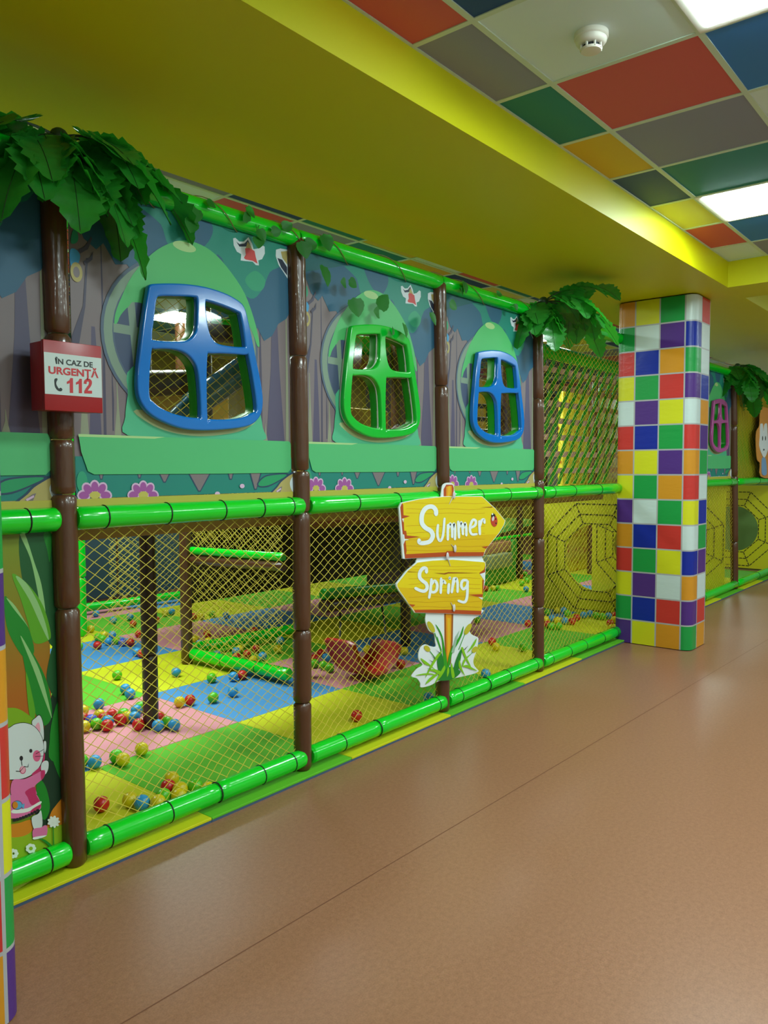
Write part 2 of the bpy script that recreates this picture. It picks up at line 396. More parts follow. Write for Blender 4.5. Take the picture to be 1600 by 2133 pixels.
def pillar(x0, x1, y0, y1, cols, start, label):
    r = .07; per = []
    def arc(cx, cy, a0):
        return [(cx+r*math.cos(a0+math.pi/2*k/6), cy+r*math.sin(a0+math.pi/2*k/6)) for k in range(7)]
    path = arc(x0+r, y1-r, math.pi/2)+arc(x0+r, y0+r, math.pi)+arc(x1-r, y0+r, 1.5*math.pi)+arc(x1-r, y1-r, 0)
    path.append(path[0])
    seg = [0]
    for i in range(len(path)-1): seg.append(seg[-1]+math.dist(path[i], path[i+1]))
    L = seg[-1]; n = len(cols); w_ = L/n; g = .006
    def at(s):
        s %= L
        for i in range(len(seg)-1):
            if s <= seg[i+1]+1e-9:
                t_ = (s-seg[i])/max(1e-9, seg[i+1]-seg[i]); return (path[i][0]+(path[i+1][0]-path[i][0])*t_, path[i][1]+(path[i+1][1]-path[i][1])*t_)
        return path[-1]
    b = MB(); H = SOFFIT-.01; rh = H/14
    def strip(s0, s1, z0, z1, m_):
        k = max(1, int((s1-s0)/.012)) if s1-s0 < .3 else 1
        k = max(1, math.ceil((s1-s0)/.015)); vs_ = []
        for i in range(k+1):
            p = at(s0+(s1-s0)*i/k); vs_ += [(p[0], p[1], z0), (p[0], p[1], z1)]
        b.add(vs_, [(2*i, 2*i+2, 2*i+3, 2*i+1) for i in range(k)], m_)
    for c in range(n):
        s0 = start+c*w_; strip(s0-g, s0+g, 0.005, H, GROUT)
        for rr in range(14):
            z1 = H-rr*rh; z0 = z1-rh
            strip(s0+g, s0+w_-g, max(z0+g, .005), z1-g if rr else H, VM[cols[c][rr]])
            if rr: strip(s0+g, s0+w_-g, z1-g, z1+g, GROUT)
    o = b.build('padded_pillar', loc=((x0+x1)/2, (y0+y1)/2, 0)); return tag(o, label, 'pillar')
pillar(6.5, 6.93, 2.1, 2.76, C1, .0, 'pillar wrapped in multicoloured chequered vinyl, standing past the climbing net')
C0 = [C1[(i*3+4) % 10] for i in range(10)]
C0[4] = 'GYBWPRYWGPWPRO'[:9]+'GPWRO'; C0[5] = 'RWBOGYPRGPOYGP'[:7]+'GPORYGP'
pillar(.56, .99, 2.1, 2.68, C0, .018, 'near chequered vinyl pillar edge beside the kitten panel')

# ================================================================== PLAY FRAME
def sleeve(b, p, q, r, m_, n=14, seed=0, steps=10, lumps=.012):
    p, q = Vector(p), Vector(q); rnd = random.Random(seed); pts = [p]; rs = [r*.8]
    d = (q-p); L = d.length; e = min(.012, L*.1)/L
    for i in range(steps+1):
        t_ = e+(1-2*e)*i/steps; pts.append(p+d*t_); rs.append(r*(1+rnd.uniform(-lumps, lumps)))
    pts.append(q); rs.append(r*.8); b.tube(pts, rs, m_, n)
def post(base, mids, label, r=.045, m_=BROWNV, joints=(), group='padded brown posts of the play frame'):
    """base, then points of the axis upward; joints are z of the breaks between foam sleeves"""
    pts = [Vector(p) for p in [base]+list(mids)]
    def at(z):
        for a, c in zip(pts, pts[1:]):
            if z <= c.z+1e-6: return a+(c-a)*((z-a.z)/(c.z-a.z))
        return pts[-1]
    t = thing('padded_post', label, 'post', base, group)
    zs = [base[2]]+list(joints)+[pts[-1].z]
    for i, (z0, z1) in enumerate(zip(zs, zs[1:])):
        b = MB(); sleeve(b, at(z0+.002), at(z1-.002), r*(1+.02*((i % 2)*2-1)), m_, 16, i*7+len(label)); b.build('foam_sleeve', t)
    return t
def rail(p, q, label, r=.044, m_=GREENV, ties=(), joints=(), group='padded green rails of the play frame'):
    p, q = Vector(p), Vector(q); t = thing('padded_rail', label, 'rail', p, group)
    zs = [0]+list(joints)+[1]
    for i, (a, c) in enumerate(zip(zs, zs[1:])):
        b = MB(); sleeve(b, p+(q-p)*a, p+(q-p)*c, r, m_, 16, i*5+len(label), 12, .02); b.build('foam_sleeve', t)
    d = (q-p).normalized(); a1 = d.orthogonal().normalized(); a2 = d.cross(a1)
    for s_ in ties:
        c = p+(q-p)*s_; b = MB()
        b.tube([c+(a1*math.cos(k*math.pi/9)+a2*math.sin(k*math.pi/9))*(r*1.0) for k in range(18)], .0032, BLACKC, 6, closed=True)
        b.build('cable_tie', t)
    return t
def P(px, py, Y=WY): return onY(px, py, Y)
zf = .022
POSTS = {0: ((157, 1800), (134, 1079), (112, 480)), 1: ((631, 1600), (627, 1055), (616, 520)), 2: ((922, 1475), (922, 1040), (914, 600)),
         3: (( 1121, 1390), (1121, 1027), (1119, 700)), 7: ((1530, 1225), (1529, 1003), (1527, 800))}
PLBL = {0: 'nearest brown padded post, carrying the red emergency box', 1: 'brown padded post between the big blue and the green window', 2: 'brown padded post carrying the two arrow sign boards',
        3: 'brown padded post beneath the palm leaves beside the climbing net', 7: 'brown padded post past the chequered pillar beside the pink window'}
JN = {0: (1.0, 1.42, 1.62, 2.0), 1: (.36, .72, 1.30, 1.50, 2.05), 2: (.42, .9, 1.40, 2.0), 3: (.5, 1.0, 1.42, 2.0), 7: (.6, 1.4, 2.0)}
TOPX = {}
for k, (a, c, d) in POSTS.items():
    A, B, C_ = P(*a), P(*c), P(*d); A.z = zf; ex = C_+(C_-B)*((ZTOP-C_.z)/(C_.z-B.z))
    POSTS[k] = (A, B, C_, ex); TOPX[k] = ex.x
    post(tuple(A), [tuple(B), (ex.x, WY, ZTOP)], PLBL[k], joints=JN[k])
bx = {k: POSTS[k][0].x for k in POSTS}; mx_ = {k: POSTS[k][1].x for k in POSTS}
# mid rails
RY = WY-.012
def tie_at(xs, x0, x1): return [(x-x0)/(x1-x0) for x in xs]
rail((.3, RY, ZMID), (mx_[0]-.035, RY, ZMID), 'green padded rail at mid height over the kitten panel', ties=(.9,), joints=(.4,))
rail((mx_[0]+.035, RY, ZMID), (mx_[1]-.012, RY, ZMID), 'green padded mid rail under the big blue window', ties=(.10, .34, .58, .77, .93))
rail((mx_[1]+.035, RY, ZMID), (mx_[2]-.012, RY, ZMID), 'green padded mid rail under the green window', ties=(.3, .6, .92))
rail((mx_[2]+.035, RY, ZMID), (mx_[3]-.012, RY, ZMID), 'green padded mid rail under the small blue window', ties=(.3, .6, .92))
rail((mx_[3]+.035, RY, ZMID), (6.5, RY, ZMID), 'green padded mid rail under the climbing net', ties=(.1, .35, .7))
rail((6.93, RY, ZMID), (mx_[7]-.03, RY, ZMID), 'green padded mid rail under the pink window', ties=(.5, .92))
rail((mx_[7]+.03, RY, ZMID), (13.2, RY, ZMID), 'green padded mid rail under the rabbit cut-out', ties=(.3,))
# bottom rails
ZB = .085
rail((.3, RY, ZB), (bx[0]-.035, RY, ZB), 'green padded bottom rail under the kitten panel', ties=(.93,))
rail((bx[0]+.035, RY, ZB), (bx[1]-.012, RY, ZB), 'green padded bottom rail nearest the camera below the first yellow net', ties=(.08, .32, .54, .76, .93), joints=(.54,))
rail((bx[1]+.035, RY, ZB), (bx[2]-.012, RY, ZB), 'green padded bottom rail left of the arrow sign post', ties=(.2, .45, .93), joints=(.45,))
rail((bx[2]+.035, RY, ZB), (bx[3]-.012, RY, ZB), 'green padded bottom rail right of the arrow sign post', ties=(.1, .38, .6, .93), joints=(.38,))
rail((bx[3]+.035, RY, ZB), (6.52, RY, ZB), 'green padded bottom rail running up to the chequered pillar', ties=(.08, .3, .5, .75, .95))
rail((6.95, RY, ZB), (bx[7]-.02, RY, ZB), 'green padded bottom rail just past the chequered pillar', ties=(.6,))
rail((bx[7]+.03, RY, ZB), (13.2, RY, ZB), 'green padded bottom rail past the pink window post', ties=(.3,))
# top rails
rail((.3, WY, ZTOP), (TOPX[1], WY, ZTOP), 'green padded top rail over the big blue window, ivy wound round it', joints=(.25,))
rail((TOPX[1]+.01, WY, ZTOP), (TOPX[2], WY, ZTOP), 'green padded top rail over the green window, ivy wound round it')
rail((TOPX[2]+.01, WY, ZTOP), (TOPX[3], WY, ZTOP), 'green padded top rail over the small blue window')
rail((TOPX[3]+.01, WY, ZTOP), (6.62, WY, ZTOP), 'green padded top rail above the climbing net behind palm leaves')
rail((6.8, WY, ZTOP), (TOPX[7], WY, ZTOP), 'green padded top rail over the pink window')
rail((TOPX[7]+.01, WY, ZTOP), (13.2, WY, ZTOP), 'green padded top rail over the rabbit cut-out')

# ------------------------------------------------------------------ nets
def net(name, fr, u0, u1, v0, v1, label, cu=.066, cv=.048, r=.0018, m_=None, bulge=0.0, group='yellow knotted safety nets', seed=1, sag=.004):
    m_ = m_ or NETY; b = MB(); rnd = random.Random(seed); Wd, Hd = u1-u0, v1-v0; sl = cv/cu
    ph = [rnd.uniform(0, 6.28) for _ in range(4)]
    def disp(u, v):
        a = (u-u0)/Wd; c = (v-v0)/Hd; e_ = math.sin(math.pi*min(max(a, 0), 1))
        du = sag*math.sin(5.1*c*math.pi+ph[0]+a*3); dv = sag*math.sin(4*a*math.pi+ph[1]+2*c)-.012*e_*math.sin(math.pi*c)*bulge*8
        w_ = -bulge*e_*(math.sin(math.pi*min(max(c, 0), 1)**.7))+.003*math.sin(40*u+ph[2]+31*v)
        return fr(u+du*e_, v+dv, w_)
    for sgn in (1, -1):
        # lines v = vs + sgn*sl*(u-u0)
        lo = v0-(Wd*sl if sgn > 0 else 0); hi = v1+(Wd*sl if sgn < 0 else 0); k = math.ceil(lo/cv); 
        while k*cv < hi:
            vs_ = k*cv; ua, ub = u0, u1
            if sgn > 0: ua = max(ua, u0+(v0-vs_)/sl); ub = min(ub, u0+(v1-vs_)/sl)
            else: ua = max(ua, u0+(vs_-v1)/sl); ub = min(ub, u0+(vs_-v0)/sl)
            if ub-ua > .01:
                n = max(2, int((ub-ua)/cu*2)+1)
                b.tube([disp(ua+(ub-ua)*i/n, vs_+sgn*sl*(ua+(ub-ua)*i/n-u0)) for i in range(n+1)], r, m_, 3, cap=False)
            k += 1
    o = b.build(name, loc=fr((u0+u1)/2, v0, 0)); return tag(o, label, 'net', group)
fr = wallframe(WY+.01)
net('safety_net', fr, bx[0]+.05, bx[1]-.03, ZB+.01, ZMID-.03, 'yellow diamond net between the nearest post and the next', bulge=.05, seed=1)
net('safety_net', fr, bx[1]+.05, bx[2]-.03, ZB+.01, ZMID-.03, 'yellow diamond net left of the arrow signs, before the red swing', bulge=.04, seed=2)
net('safety_net', fr, bx[2]+.05, bx[3]-.03, ZB+.01, ZMID-.03, 'yellow diamond net right of the arrow signs', bulge=.04, seed=3)
net('safety_net', fr, bx[3]+.05, 6.5, ZB+.01, ZMID-.03, 'yellow diamond net before the spider web panel beside the chequered pillar', bulge=.03, seed=4)
net('safety_net', fr, mx_[3]+.05, 6.62, ZMID+.03, 2.5, 'yellow diamond net hung before the green climbing straps', seed=5, r=.0013)
net('safety_net', fr, 6.95, bx[7]-.03, ZB+.01, ZMID-.03, 'yellow diamond net just past the chequered pillar', seed=6)
fr2 = wallframe(WY+.20)
for k, lb in ((0, 'big blue'), (1, 'green'), (2, 'small blue')):
    net('safety_net', fr2, kx(k)+.02, kx(k+1)-.02, ZMID+.02, ZTOP, 'upper yellow net seen through the %s window' % lb, seed=10+k)
net('safety_net', fr, bx[7]+.05, 12.2, ZMID+.03, 2.5, 'yellow diamond net behind the rabbit cut-out', seed=15)

# ------------------------------------------------------------------ printed forest panels
pl = {n: mat('print_'+n, c, .5, .4, bump=.12, bscale=5) for n, c in dict(
    mauve=(122, 110, 114), mauvedark=(84, 78, 104), mauveline=(74, 70, 92), wedge=(140, 146, 122), navy=(42, 92, 122), teal=(30, 132, 116), tealdark=(22, 92, 98),
    dome=(78, 178, 104), shine=(164, 202, 136), body=(76, 176, 132), cream=(170, 190, 138), ring=(78, 96, 118), ringlight=(122, 146, 128), pane=(66, 80, 108),
    sill=(78, 178, 112), bush=(26, 124, 112), bushline=(40, 66, 92), leaf=(34, 146, 94), tan=(172, 158, 96), white=(202, 214, 222), pink=(156, 80, 152), pinklight=(206, 172, 204),
    yolk=(186, 176, 84), lime=(44, 150, 112), red=(196, 66, 66), blue=(64, 150, 200), ink=(34, 44, 66), shade=(112, 98, 100)).items()}
def Z1(pts): return [UV(200+x/3.81, 480+y/3.81) for x, y in pts]
def UV(px, py):
    p = onY(px, py, WY); return (p.x-PX0, p.z)
def Z2(pts): return [UV(140+x/3.2, 960+y/3.2) for x, y in pts]
WOUT = Z1(crom([(378, 480), (386, 446), (420, 432), (560, 428), (700, 435), (850, 460), (1000, 510), (1105, 572), (1145, 625), (1172, 720), (1230, 1000), (1280, 1250), (1287, 1400), (1250, 1500), (1150, 1560), (900, 1588), (700, 1583), (560, 1548), (420, 1480), (340, 1400), (298, 1300), (293, 1150), (318, 900), (350, 650)], 4))
WHOLES = [Z1(crom(h, 4)) for h in (
    [(446, 560), (476, 531), (600, 530), (740, 536), (767, 560), (766, 700), (757, 800), (710, 866), (620, 886), (440, 878), (411, 850), (428, 700)],
    [(835, 590), (862, 572), (1000, 618), (1085, 655), (1112, 690), (1146, 900), (1125, 930), (960, 912), (890, 868), (852, 760)],
    [(406, 975), (434, 948), (560, 948), (660, 973), (735, 1040), (775, 1150), (795, 1460), (765, 1489), (640, 1472), (520, 1432), (430, 1372), (388, 1290)],
    [(848, 1030), (892, 983), (1140, 994), (1178, 1022), (1238, 1395), (1200, 1452), (1080, 1496), (880, 1500), (850, 1472)])]
cxw = sum(p[0] for p in WOUT)/len(WOUT); czw = sum(p[1] for p in WOUT)/len(WOUT)
def shrink(ring, k): return [(cxw+(p[0]-cxw)*k, czw+(p[1]-czw)*k) for p in ring]
HOLE = hull([tuple(p) for p in shrink(WOUT, .93)])
def forest_print(dx, window=True):
    """the printed canvas of one bay; all shapes in metres on the panel"""
    b = MB(); fr = lambda u, v, w: (PX0+dx+u, WY+.012-w, v); hs = [HOLE] if window else []
    lay = [0]
    def add(pts, m_, up=True):
        if up: lay[0] += 1
        b.flat(pts, fr, lay[0]*.0001, pl[m_], hs)
    U0, U1, V0, V1 = .062, 1.172, 1.402, 2.575
    b.box((PX0+dx+U0, WY+.0125, V0), (PX0+dx+U0+.002, WY+.016, V1), pl['mauve'])
    add([(U0, V0), (U1, V0), (U1, V1), (U0, V1)], 'mauve')
    H = V1-1.64
    def vs(u, w0, w1, v0, v1, m_):
        add([(u-w0/2, v0), (u+w0/2, v0), (u+w1/2+.004, (v0+v1)/2), (u+w1/4, v1), (u-w1/4, v1), (u-w1/2, (v0+v1)/2)], m_)
    vs(.15, .05, .03, 1.64, 2.05, 'mauvedark'); vs(.105, .035, .008, 1.64, 1.98, 'wedge'); vs(.19, .012, .006, 1.64, 2.40, 'mauveline'); vs(.245, .03, .006, 1.64, 1.85, 'wedge')
    vs(.225, .006, .004, 1.66, 1.9, 'mauveline'); vs(.285, .012, .005, 1.64, 1.82, 'mauvedark')
    vs(1.075, .115, .05, 1.64, 2.32, 'mauvedark'); vs(.985, .018, .01, 1.64, 2.20, 'mauveline'); vs(.945, .03, .006, 1.64, 1.80, 'wedge'); vs(1.15, .02, .01, 1.64, 2.3, 'wedge'); vs(1.01, .03, .004, 1.64, 1.72, 'wedge')
    add([(.062, 2.0), (.075, 1.9), (.12, 2.12), (.135, 2.3), (.128, 2.3), (.11, 2.12)], 'mauveline')
    # foliage
    add([(U0, V1), (U0, 2.40), (.09, 2.43), (.12, 2.37), (.17, 2.34), (.2, 2.37), (.25, 2.30), (.3, 2.31), (.36, 2.25), (.45, 2.30), (.85, 2.30), (.9, 2.16), (.95, 2.13), (.97, 2.155), (1.01, 2.10), (1.06, 2.13), (1.1, 2.19), (1.15, 2.22), (U1, 2.25), (U1, V1)], 'navy')
    add(crom([(.38, V1), (.46, 2.5), (.5, 2.42), (.62, 2.36), (.75, 2.44), (.82, 2.34), (.93, 2.28), (1.0, 2.33), (1.05, 2.42), (1.12, 2.47), (1.1, V1)], 4), 'teal')
    add(crom([(.52, 2.56), (.58, 2.48), (.66, 2.45), (.72, 2.52), (.70, V1-.003), (.55, V1-.003)], 4), 'navy')
    add(crom([(.9, 2.36), (.94, 2.32), (1.0, 2.33), (1.02, 2.38), (.96, 2.41)], 4), 'lime')
    add([(U0, V1-.002), (U0, 2.46), (.2, 2.50), (.35, 2.545), (.5, V1-.002)], 'tealdark')
    # little birds
    def S1(pts): return Z1(pts)
    add(S1([(1100, 60), (1118, 55), (1150, 85), (1185, 85), (1222, 50), (1250, 100), (1262, 145), (1300, 140), (1332, 115), (1350, 125), (1352, 180), (1330, 225), (1300, 235), (1305, 275), (1280, 272), (1255, 245), (1195, 240), (1160, 235), (1165, 185), (1130, 165), (1105, 115)]), 'white')
    add(S1([(1125, 85), (1150, 105), (1190, 100), (1218, 70), (1235, 110), (1200, 125), (1150, 125)]), 'ink')
    add(S1([(1215, 85), (1240, 120), (1255, 150), (1200, 140)]), 'tan')
    add(S1([(1195, 140), (1225, 135), (1270, 160), (1280, 210), (1295, 262), (1255, 238), (1200, 228), (1185, 215), (1200, 190)]), 'red')
    add(S1([(1275, 160), (1320, 150), (1338, 175), (1315, 215), (1285, 215)]), 'white')
    if window:
        add(S1([(1440, 150), (1475, 140), (1530, 150), (1532, 380), (1500, 330), (1460, 270), (1438, 200)]), 'white')
        add(S1([(1450, 215), (1490, 230), (1528, 290), (1528, 355), (1480, 290)]), 'ink'); add(S1([(1478, 165), (1530, 160), (1530, 270), (1490, 215)]), 'tan')
    def BR(pts): return [UV(x/2.5, 200+y/2.5) for x, y in pts]
    add(crom(BR([(375, 760), (385, 700), (405, 690), (415, 740), (400, 765)]), 3), 'lime'); add(crom(BR([(372, 800), (400, 795), (425, 830), (405, 885), (375, 880)]), 3), 'blue')
    add(ellipse(*UV(405/2.5, 200+915/2.5), .024, .036), 'tan'); add(ellipse(*UV(405/2.5, 200+915/2.5), .013, .02), 'mauve')
    add(BR([(410, 800), (450, 780), (480, 730), (487, 740), (465, 795), (425, 818)]), 'mauveline'); add(BR([(440, 860), (475, 840), (492, 805), (488, 850), (450, 880)]), 'mauveline')
    if window:
        # round window drawn on the trunk, its green hood and sill
        c0 = UV(200+728/3.81, 480+880/3.81)
        add(ellipse(c0[0], c0[1], .395, .345, 48), 'ring'); add(ellipse(c0[0], c0[1], .382, .332, 48), 'ringlight'); add(ellipse(c0[0], c0[1], .345, .30, 48), 'ring'); add(ellipse(c0[0], c0[1], .338, .292, 48), 'pane')
        add([(c0[0]-.34, c0[1]+.03), (c0[0]+.34, c0[1]+.015), (c0[0]+.34, c0[1]-.02), (c0[0]-.34, c0[1]-.005)], 'ringlight')
        add([(c0[0]-.245, c0[1]-.25), (c0[0]-.215, c0[1]-.26), (c0[0]-.25, c0[1]+.2), (c0[0]-.285, c0[1]+.2)], 'ringlight')
    if window:
        add(Z1(crom([(300, 1080), (262, 1300), (242, 1480), (262, 1625), (800, 1655), (1320, 1672), (1332, 1560), (1300, 1380), (1262, 1150), (800, 1000)], 4)), 'body')
        add(Z1(crom([(330, 1420), (430, 1530), (600, 1600), (820, 1632), (1050, 1615), (1200, 1572), (1262, 1500), (900, 1500)], 4)), 'cream')
        add(Z1(crom([(155, 735), (165, 650), (210, 530), (300, 350), (450, 185), (580, 105), (710, 75), (840, 110), (960, 190), (1085, 335), (1190, 500), (1260, 690), (1300, 850), (1306, 922), (1285, 905), (1250, 810), (1180, 740), (800, 700), (350, 570), (270, 600), (205, 670), (180, 728)], 3)), 'dome')
        add(ellipse(*UV(200+712/3.81, 480+126/3.81), .058, .02), 'shine')
    # bushes and flowers along the bottom
    sB = 1.492
    add([(U0, V0), (U1, V0), (U1, 1.56), (U0, 1.56)], 'bush')
    for xa, xb, yt in ((222, 247, 118), (478, 500, 110), (620, 692, 138), (815, 962, 198), (1082, 1112, 118), (1228, 1296, 185)):
        n_ = Z2([(xa-10, 70), (xb+10, 70), ((xa+xb)/2+8, yt+8), ((xa+xb)/2-8, yt+8)]); add(n_, 'bushline')
        n_ = Z2([(xa, 70), (xb, 70), ((xa+xb)/2+5, yt), ((xa+xb)/2-5, yt)]); add(n_, 'mauve')
    add(Z2(crom([(1272, 150), (1320, 100), (1400, 85), (1490, 88), (1430, 130), (1350, 172), (1290, 175)], 4)), 'bushline'); add(Z2(crom([(1282, 150), (1325, 108), (1400, 93), (1470, 93), (1420, 128), (1350, 162), (1295, 168)], 4)), 'leaf')
    add(Z2(crom([(1358, 222), (1400, 170), (1440, 120), (1525, 75), (1532, 222), (1450, 224)], 4)), 'bushline'); add(Z2(crom([(1370, 224), (1408, 175), (1445, 130), (1525, 88), (1532, 224), (1450, 226)], 4)), 'tan')
    add(Z2(crom([(1490, 150), (1505, 110), (1535, 95), (1535, 215), (1505, 200)], 4)), 'white'); add(Z2([(1395, 205), (1425, 175), (1440, 170), (1425, 215)]), 'mauve'); add(Z2([(1400, 200), (1430, 180), (1432, 190), (1405, 210)]), 'pinklight')
    add(ellipse(*UV(140+105/3.2, 960+140/3.2), .022, .04), 'lime')
    for fx, fy in ((190, 228), (512, 226)):
        c = UV(140+fx/3.2, 960+fy/3.2)
        for q in (-5, 50, 90, 130, 180):
            a = math.radians(q); add(ellipse(c[0]+.045*math.cos(a), c[1]+.030*math.sin(a), .028, .022, 14, a), 'pinklight')
        for q in (-5, 50, 90, 130, 180):
            a = math.radians(q); add(ellipse(c[0]+.045*math.cos(a), c[1]+.030*math.sin(a), .021, .015, 14, a), 'pink')
        add(ellipse(c[0], c[1], .022, .014), 'yolk')
    for fx, fy in ((1005, 220), (1170, 168)): add(ellipse(*UV(140+fx/3.2, 960+fy/3.2), .014, .01), 'pinklight')
    # broad sill
    x0, x1 = (.075, 1.165)
    add(crom([(x0, 1.641), (x0+.3, 1.642), (x1-.01, 1.641), (x1, 1.63), (x1, 1.51), (x1-.02, sB), (x1-.4, sB-.002), (x0+.06, sB), (x0+.035, sB+.012), (x0+.01, 1.575)], 1), 'sill')
    add([(x0, 1.643), (x0+.38, 1.6425), (x0+.33, 1.634), (x0, 1.633)], 'shine')
    return b
def forest_panel(dx, label, frame=None, sub=None, edge=None):
    t = thing('forest_panel', label, 'printed panel', (PX0+dx+.6, WY+.012, 1.40), 'printed forest panels of the upper floor')
    forest_print(dx, frame is not None).build('printed_canvas', t, smooth=False)
    b = MB(); b.box((PX0+dx+.06, WY+.0, 1.372), (PX0+dx+1.172, WY+.02, 1.40), mat('panel_batten', (176, 168, 60), .5)); b.build('batten', t)
    if frame:
        T = lambda w0: (lambda x, y, z: (PX0+dx+x, WY-w0-z, y))
        me = plate(WOUT, WHOLES, .030, .007); b = MB(); b.mesh(me, T(.019), frame); f = b.build('window_frame', t, angle=60)
        if edge:
            me = plate(shrink(WOUT, .985), WHOLES, .010, .001); b = MB(); b.mesh(me, T(.0), edge); b.build('trim_strip', f)
        me = plate(shrink(WOUT, .97), WHOLES, .05, .002); b = MB(); b.mesh(me, T(-.022), sub); b.build('inner_frame', f)
        b = MB(); b.flat(shrink(WOUT, .93), lambda u, v, w: (PX0+dx+u, WY+.035, v), 0, CLEAR); b.build('pane', f, smooth=False)
    return t
CLEAR = clear_mat()
FBLUE = mat('blue_plastic', (0, 110, 196), .16, .5, .5, .03, 10); FGREEN = mat('green_plastic', (4, 186, 48), .16, .5, .5, .03, 10)
FPINK = mat('magenta_plastic', (176, 70, 150), .16, .5, .5); FIN = mat('inner_green_plastic', (4, 132, 24), .3)
forest_panel(-1.2, 'printed tree trunk panel without a window, above the kitten panel')
forest_panel(0, 'printed forest panel with the biggest blue window frame', FBLUE, FIN)
forest_panel(MOD, 'printed forest panel with the green window frame', FGREEN, FIN, mat('white_edge', (214, 220, 210), .4))
forest_panel(2*MOD, 'printed forest panel with the smaller blue window beside the palm leaves', FBLUE, FIN)
forest_panel(6*MOD, 'printed forest panel with the pink window past the chequered pillar', FPINK, FIN)

# ------------------------------------------------------------------ kitten panel (lower floor, bay before the first post)
def KP(pts, top=False): return [onY(x/4.635, (1080 if top else 1440)+y/4.635, WY+.012) for x, y in pts]
KX0, KX1, KZ0, KZ1 = .34, 1.425, .06, 1.285
kbg = ramp_mat('print_sunset', [(0, (92, 140, 20)), (.22, (104, 132, 14)), (.3, (178, 84, 20)), (.55, (166, 96, 14)), (.8, (130, 124, 20)), (1, (116, 136, 24))], 2, 0, 1.2)
kb = MB(); klay = [0]
kfr = wallframe(WY+.012)
def kadd(pts, m_):
    klay[0] += 1; kb.flat([(p[0], p[2] if len(p) > 2 else p[1]) for p in pts], kfr, klay[0]*.0001, m_)
kc = {n: mat('kitten_print_'+n, c, .5) for n, c in dict(dark=(8, 52, 30), deep=(6, 84, 36), green=(10, 130, 30), bright=(86, 160, 20), pale=(140, 190, 120), lime=(120, 166, 10), grass=(140, 176, 20), orange=(206, 128, 18),
     white=(206, 216, 214), pink=(216, 110, 160), rose=(190, 40, 96), blush=(214, 92, 134), ink=(22, 24, 30), earpink=(226, 160, 176), sky=(86, 160, 200), petal=(224, 232, 222)).items()}
kadd([(KX0, KZ0), (KX1, KZ0), (KX1, KZ1), (KX0, KZ1)], kbg)
kadd(KP([(280, 1500), (640, 1500), (640, -60), (560, -200), (430, 300), (400, 900)]), kc['dark'])
def kleaf(pts, m1, m2=None, hl=None, top=True):
    kadd([(p.x, p.z) for p in KP(crom(pts, 4), top)], m1)
    if hl: kadd([(p.x, p.z) for p in KP(crom(hl, 4), top)], m2 or kc['pale'])
kleaf([(190, 150), (210, 560), (330, 900), (520, 1250), (560, 900), (490, 150), (330, 140)], kc['deep'])
kleaf([(420, 150), (500, 150), (480, 420), (455, 300)], kc['green'])
kleaf([(190, 150), (240, 150), (330, 420), (400, 640), (440, 930), (395, 870), (350, 640), (290, 380)], kc['pale'])
kleaf([(45, 750), (130, 850), (260, 1020), (330, 1280), (240, 1350), (110, 1160), (55, 990)], kc['green'], None, [(60, 765), (150, 850), (270, 1045), (235, 1000), (130, 870)])
kleaf([(115, 540), (220, 590), (340, 720), (430, 880), (490, 1110), (460, 1180), (330, 1200), (270, 1010), (200, 780)], kc['bright'], None, [(150, 560), (250, 620), (360, 800), (440, 1020), (468, 1175), (380, 1000), (280, 780)])
kleaf([(190, 1110), (290, 1260), (400, 1450), (470, 1640), (500, 1900), (420, 2000), (330, 1850), (250, 1500)], kc['green'], None, [(195, 1130), (300, 1300), (400, 1520), (500, 1920), (440, 1780), (320, 1450)])
kleaf([(520, 1190), (540, 1200), (545, 1720), (450, 1560), (480, 1330)], kc['deep']); kleaf([(555, 1780), (600, 1800), (600, 2300), (470, 2300), (510, 1950)], kc['green'])
kleaf([(250, 1480), (340, 1860), (300, 1950), (270, 1800)], kc['bright'])
kleaf([(560, 90), (620, 300), (640, 900), (520, 700), (480, 420)], kc['green'], top=False); kleaf([(350, 880), (400, 860), (450, 950), (480, 1120), (430, 1240), (370, 1150)], kc['green'], top=False)
kadd([(p.x, p.z) for p in KP(crom([(-500, 220), (-60, 170), (60, 160), (180, 170), (320, 270), (380, 400), (350, 600), (-500, 600)], 4))], kc['lime'])
kadd([(p.x, p.z) for p in KP(crom([(430, 1500), (470, 1230), (530, 1110), (640, 1040), (660, 1500)], 4))], kc['orange'])
kadd([(p.x, p.z) for p in KP([(-600, 1420), (150, 1400), (300, 1350), (620, 1280), (660, 1800), (-600, 1900)])], kc['grass'])
kadd([(p.x, p.z) for p in KP(crom([(60, 1300), (180, 1270), (300, 1240), (310, 1340), (210, 1400), (60, 1400)], 4))], kc['orange'])
def ke(x, y, rx, ry, m_, rot=0):
    kadd([(p.x, p.z) for p in KP(ellipse(x, y, rx, ry, 24, rot))], m_)
def ks(pts, m_): kadd([(p.x, p.z) for p in KP(crom(pts, 4))], m_)
ks([(300, 300), (340, 250), (382, 225), (415, 300), (425, 400), (415, 480), (350, 420)], kc['ink']); ks([(306, 300), (342, 255), (380, 232), (410, 300), (420, 400), (412, 470), (350, 410)], kc['white']); ks([(335, 345), (365, 300), (382, 330), (385, 390), (360, 370)], kc['earpink'])
ks([(90, 345), (150, 310), (240, 300), (330, 335), (400, 430), (425, 560), (400, 690), (330, 790), (220, 845), (110, 855), (20, 845), (-60, 700), (-60, 450)], kc['ink'])
ks([(92, 350), (150, 316), (240, 306), (328, 340), (396, 432), (420, 560), (396, 688), (328, 784), (220, 839), (110, 849), (20, 840), (-56, 700), (-56, 450)], kc['white'])
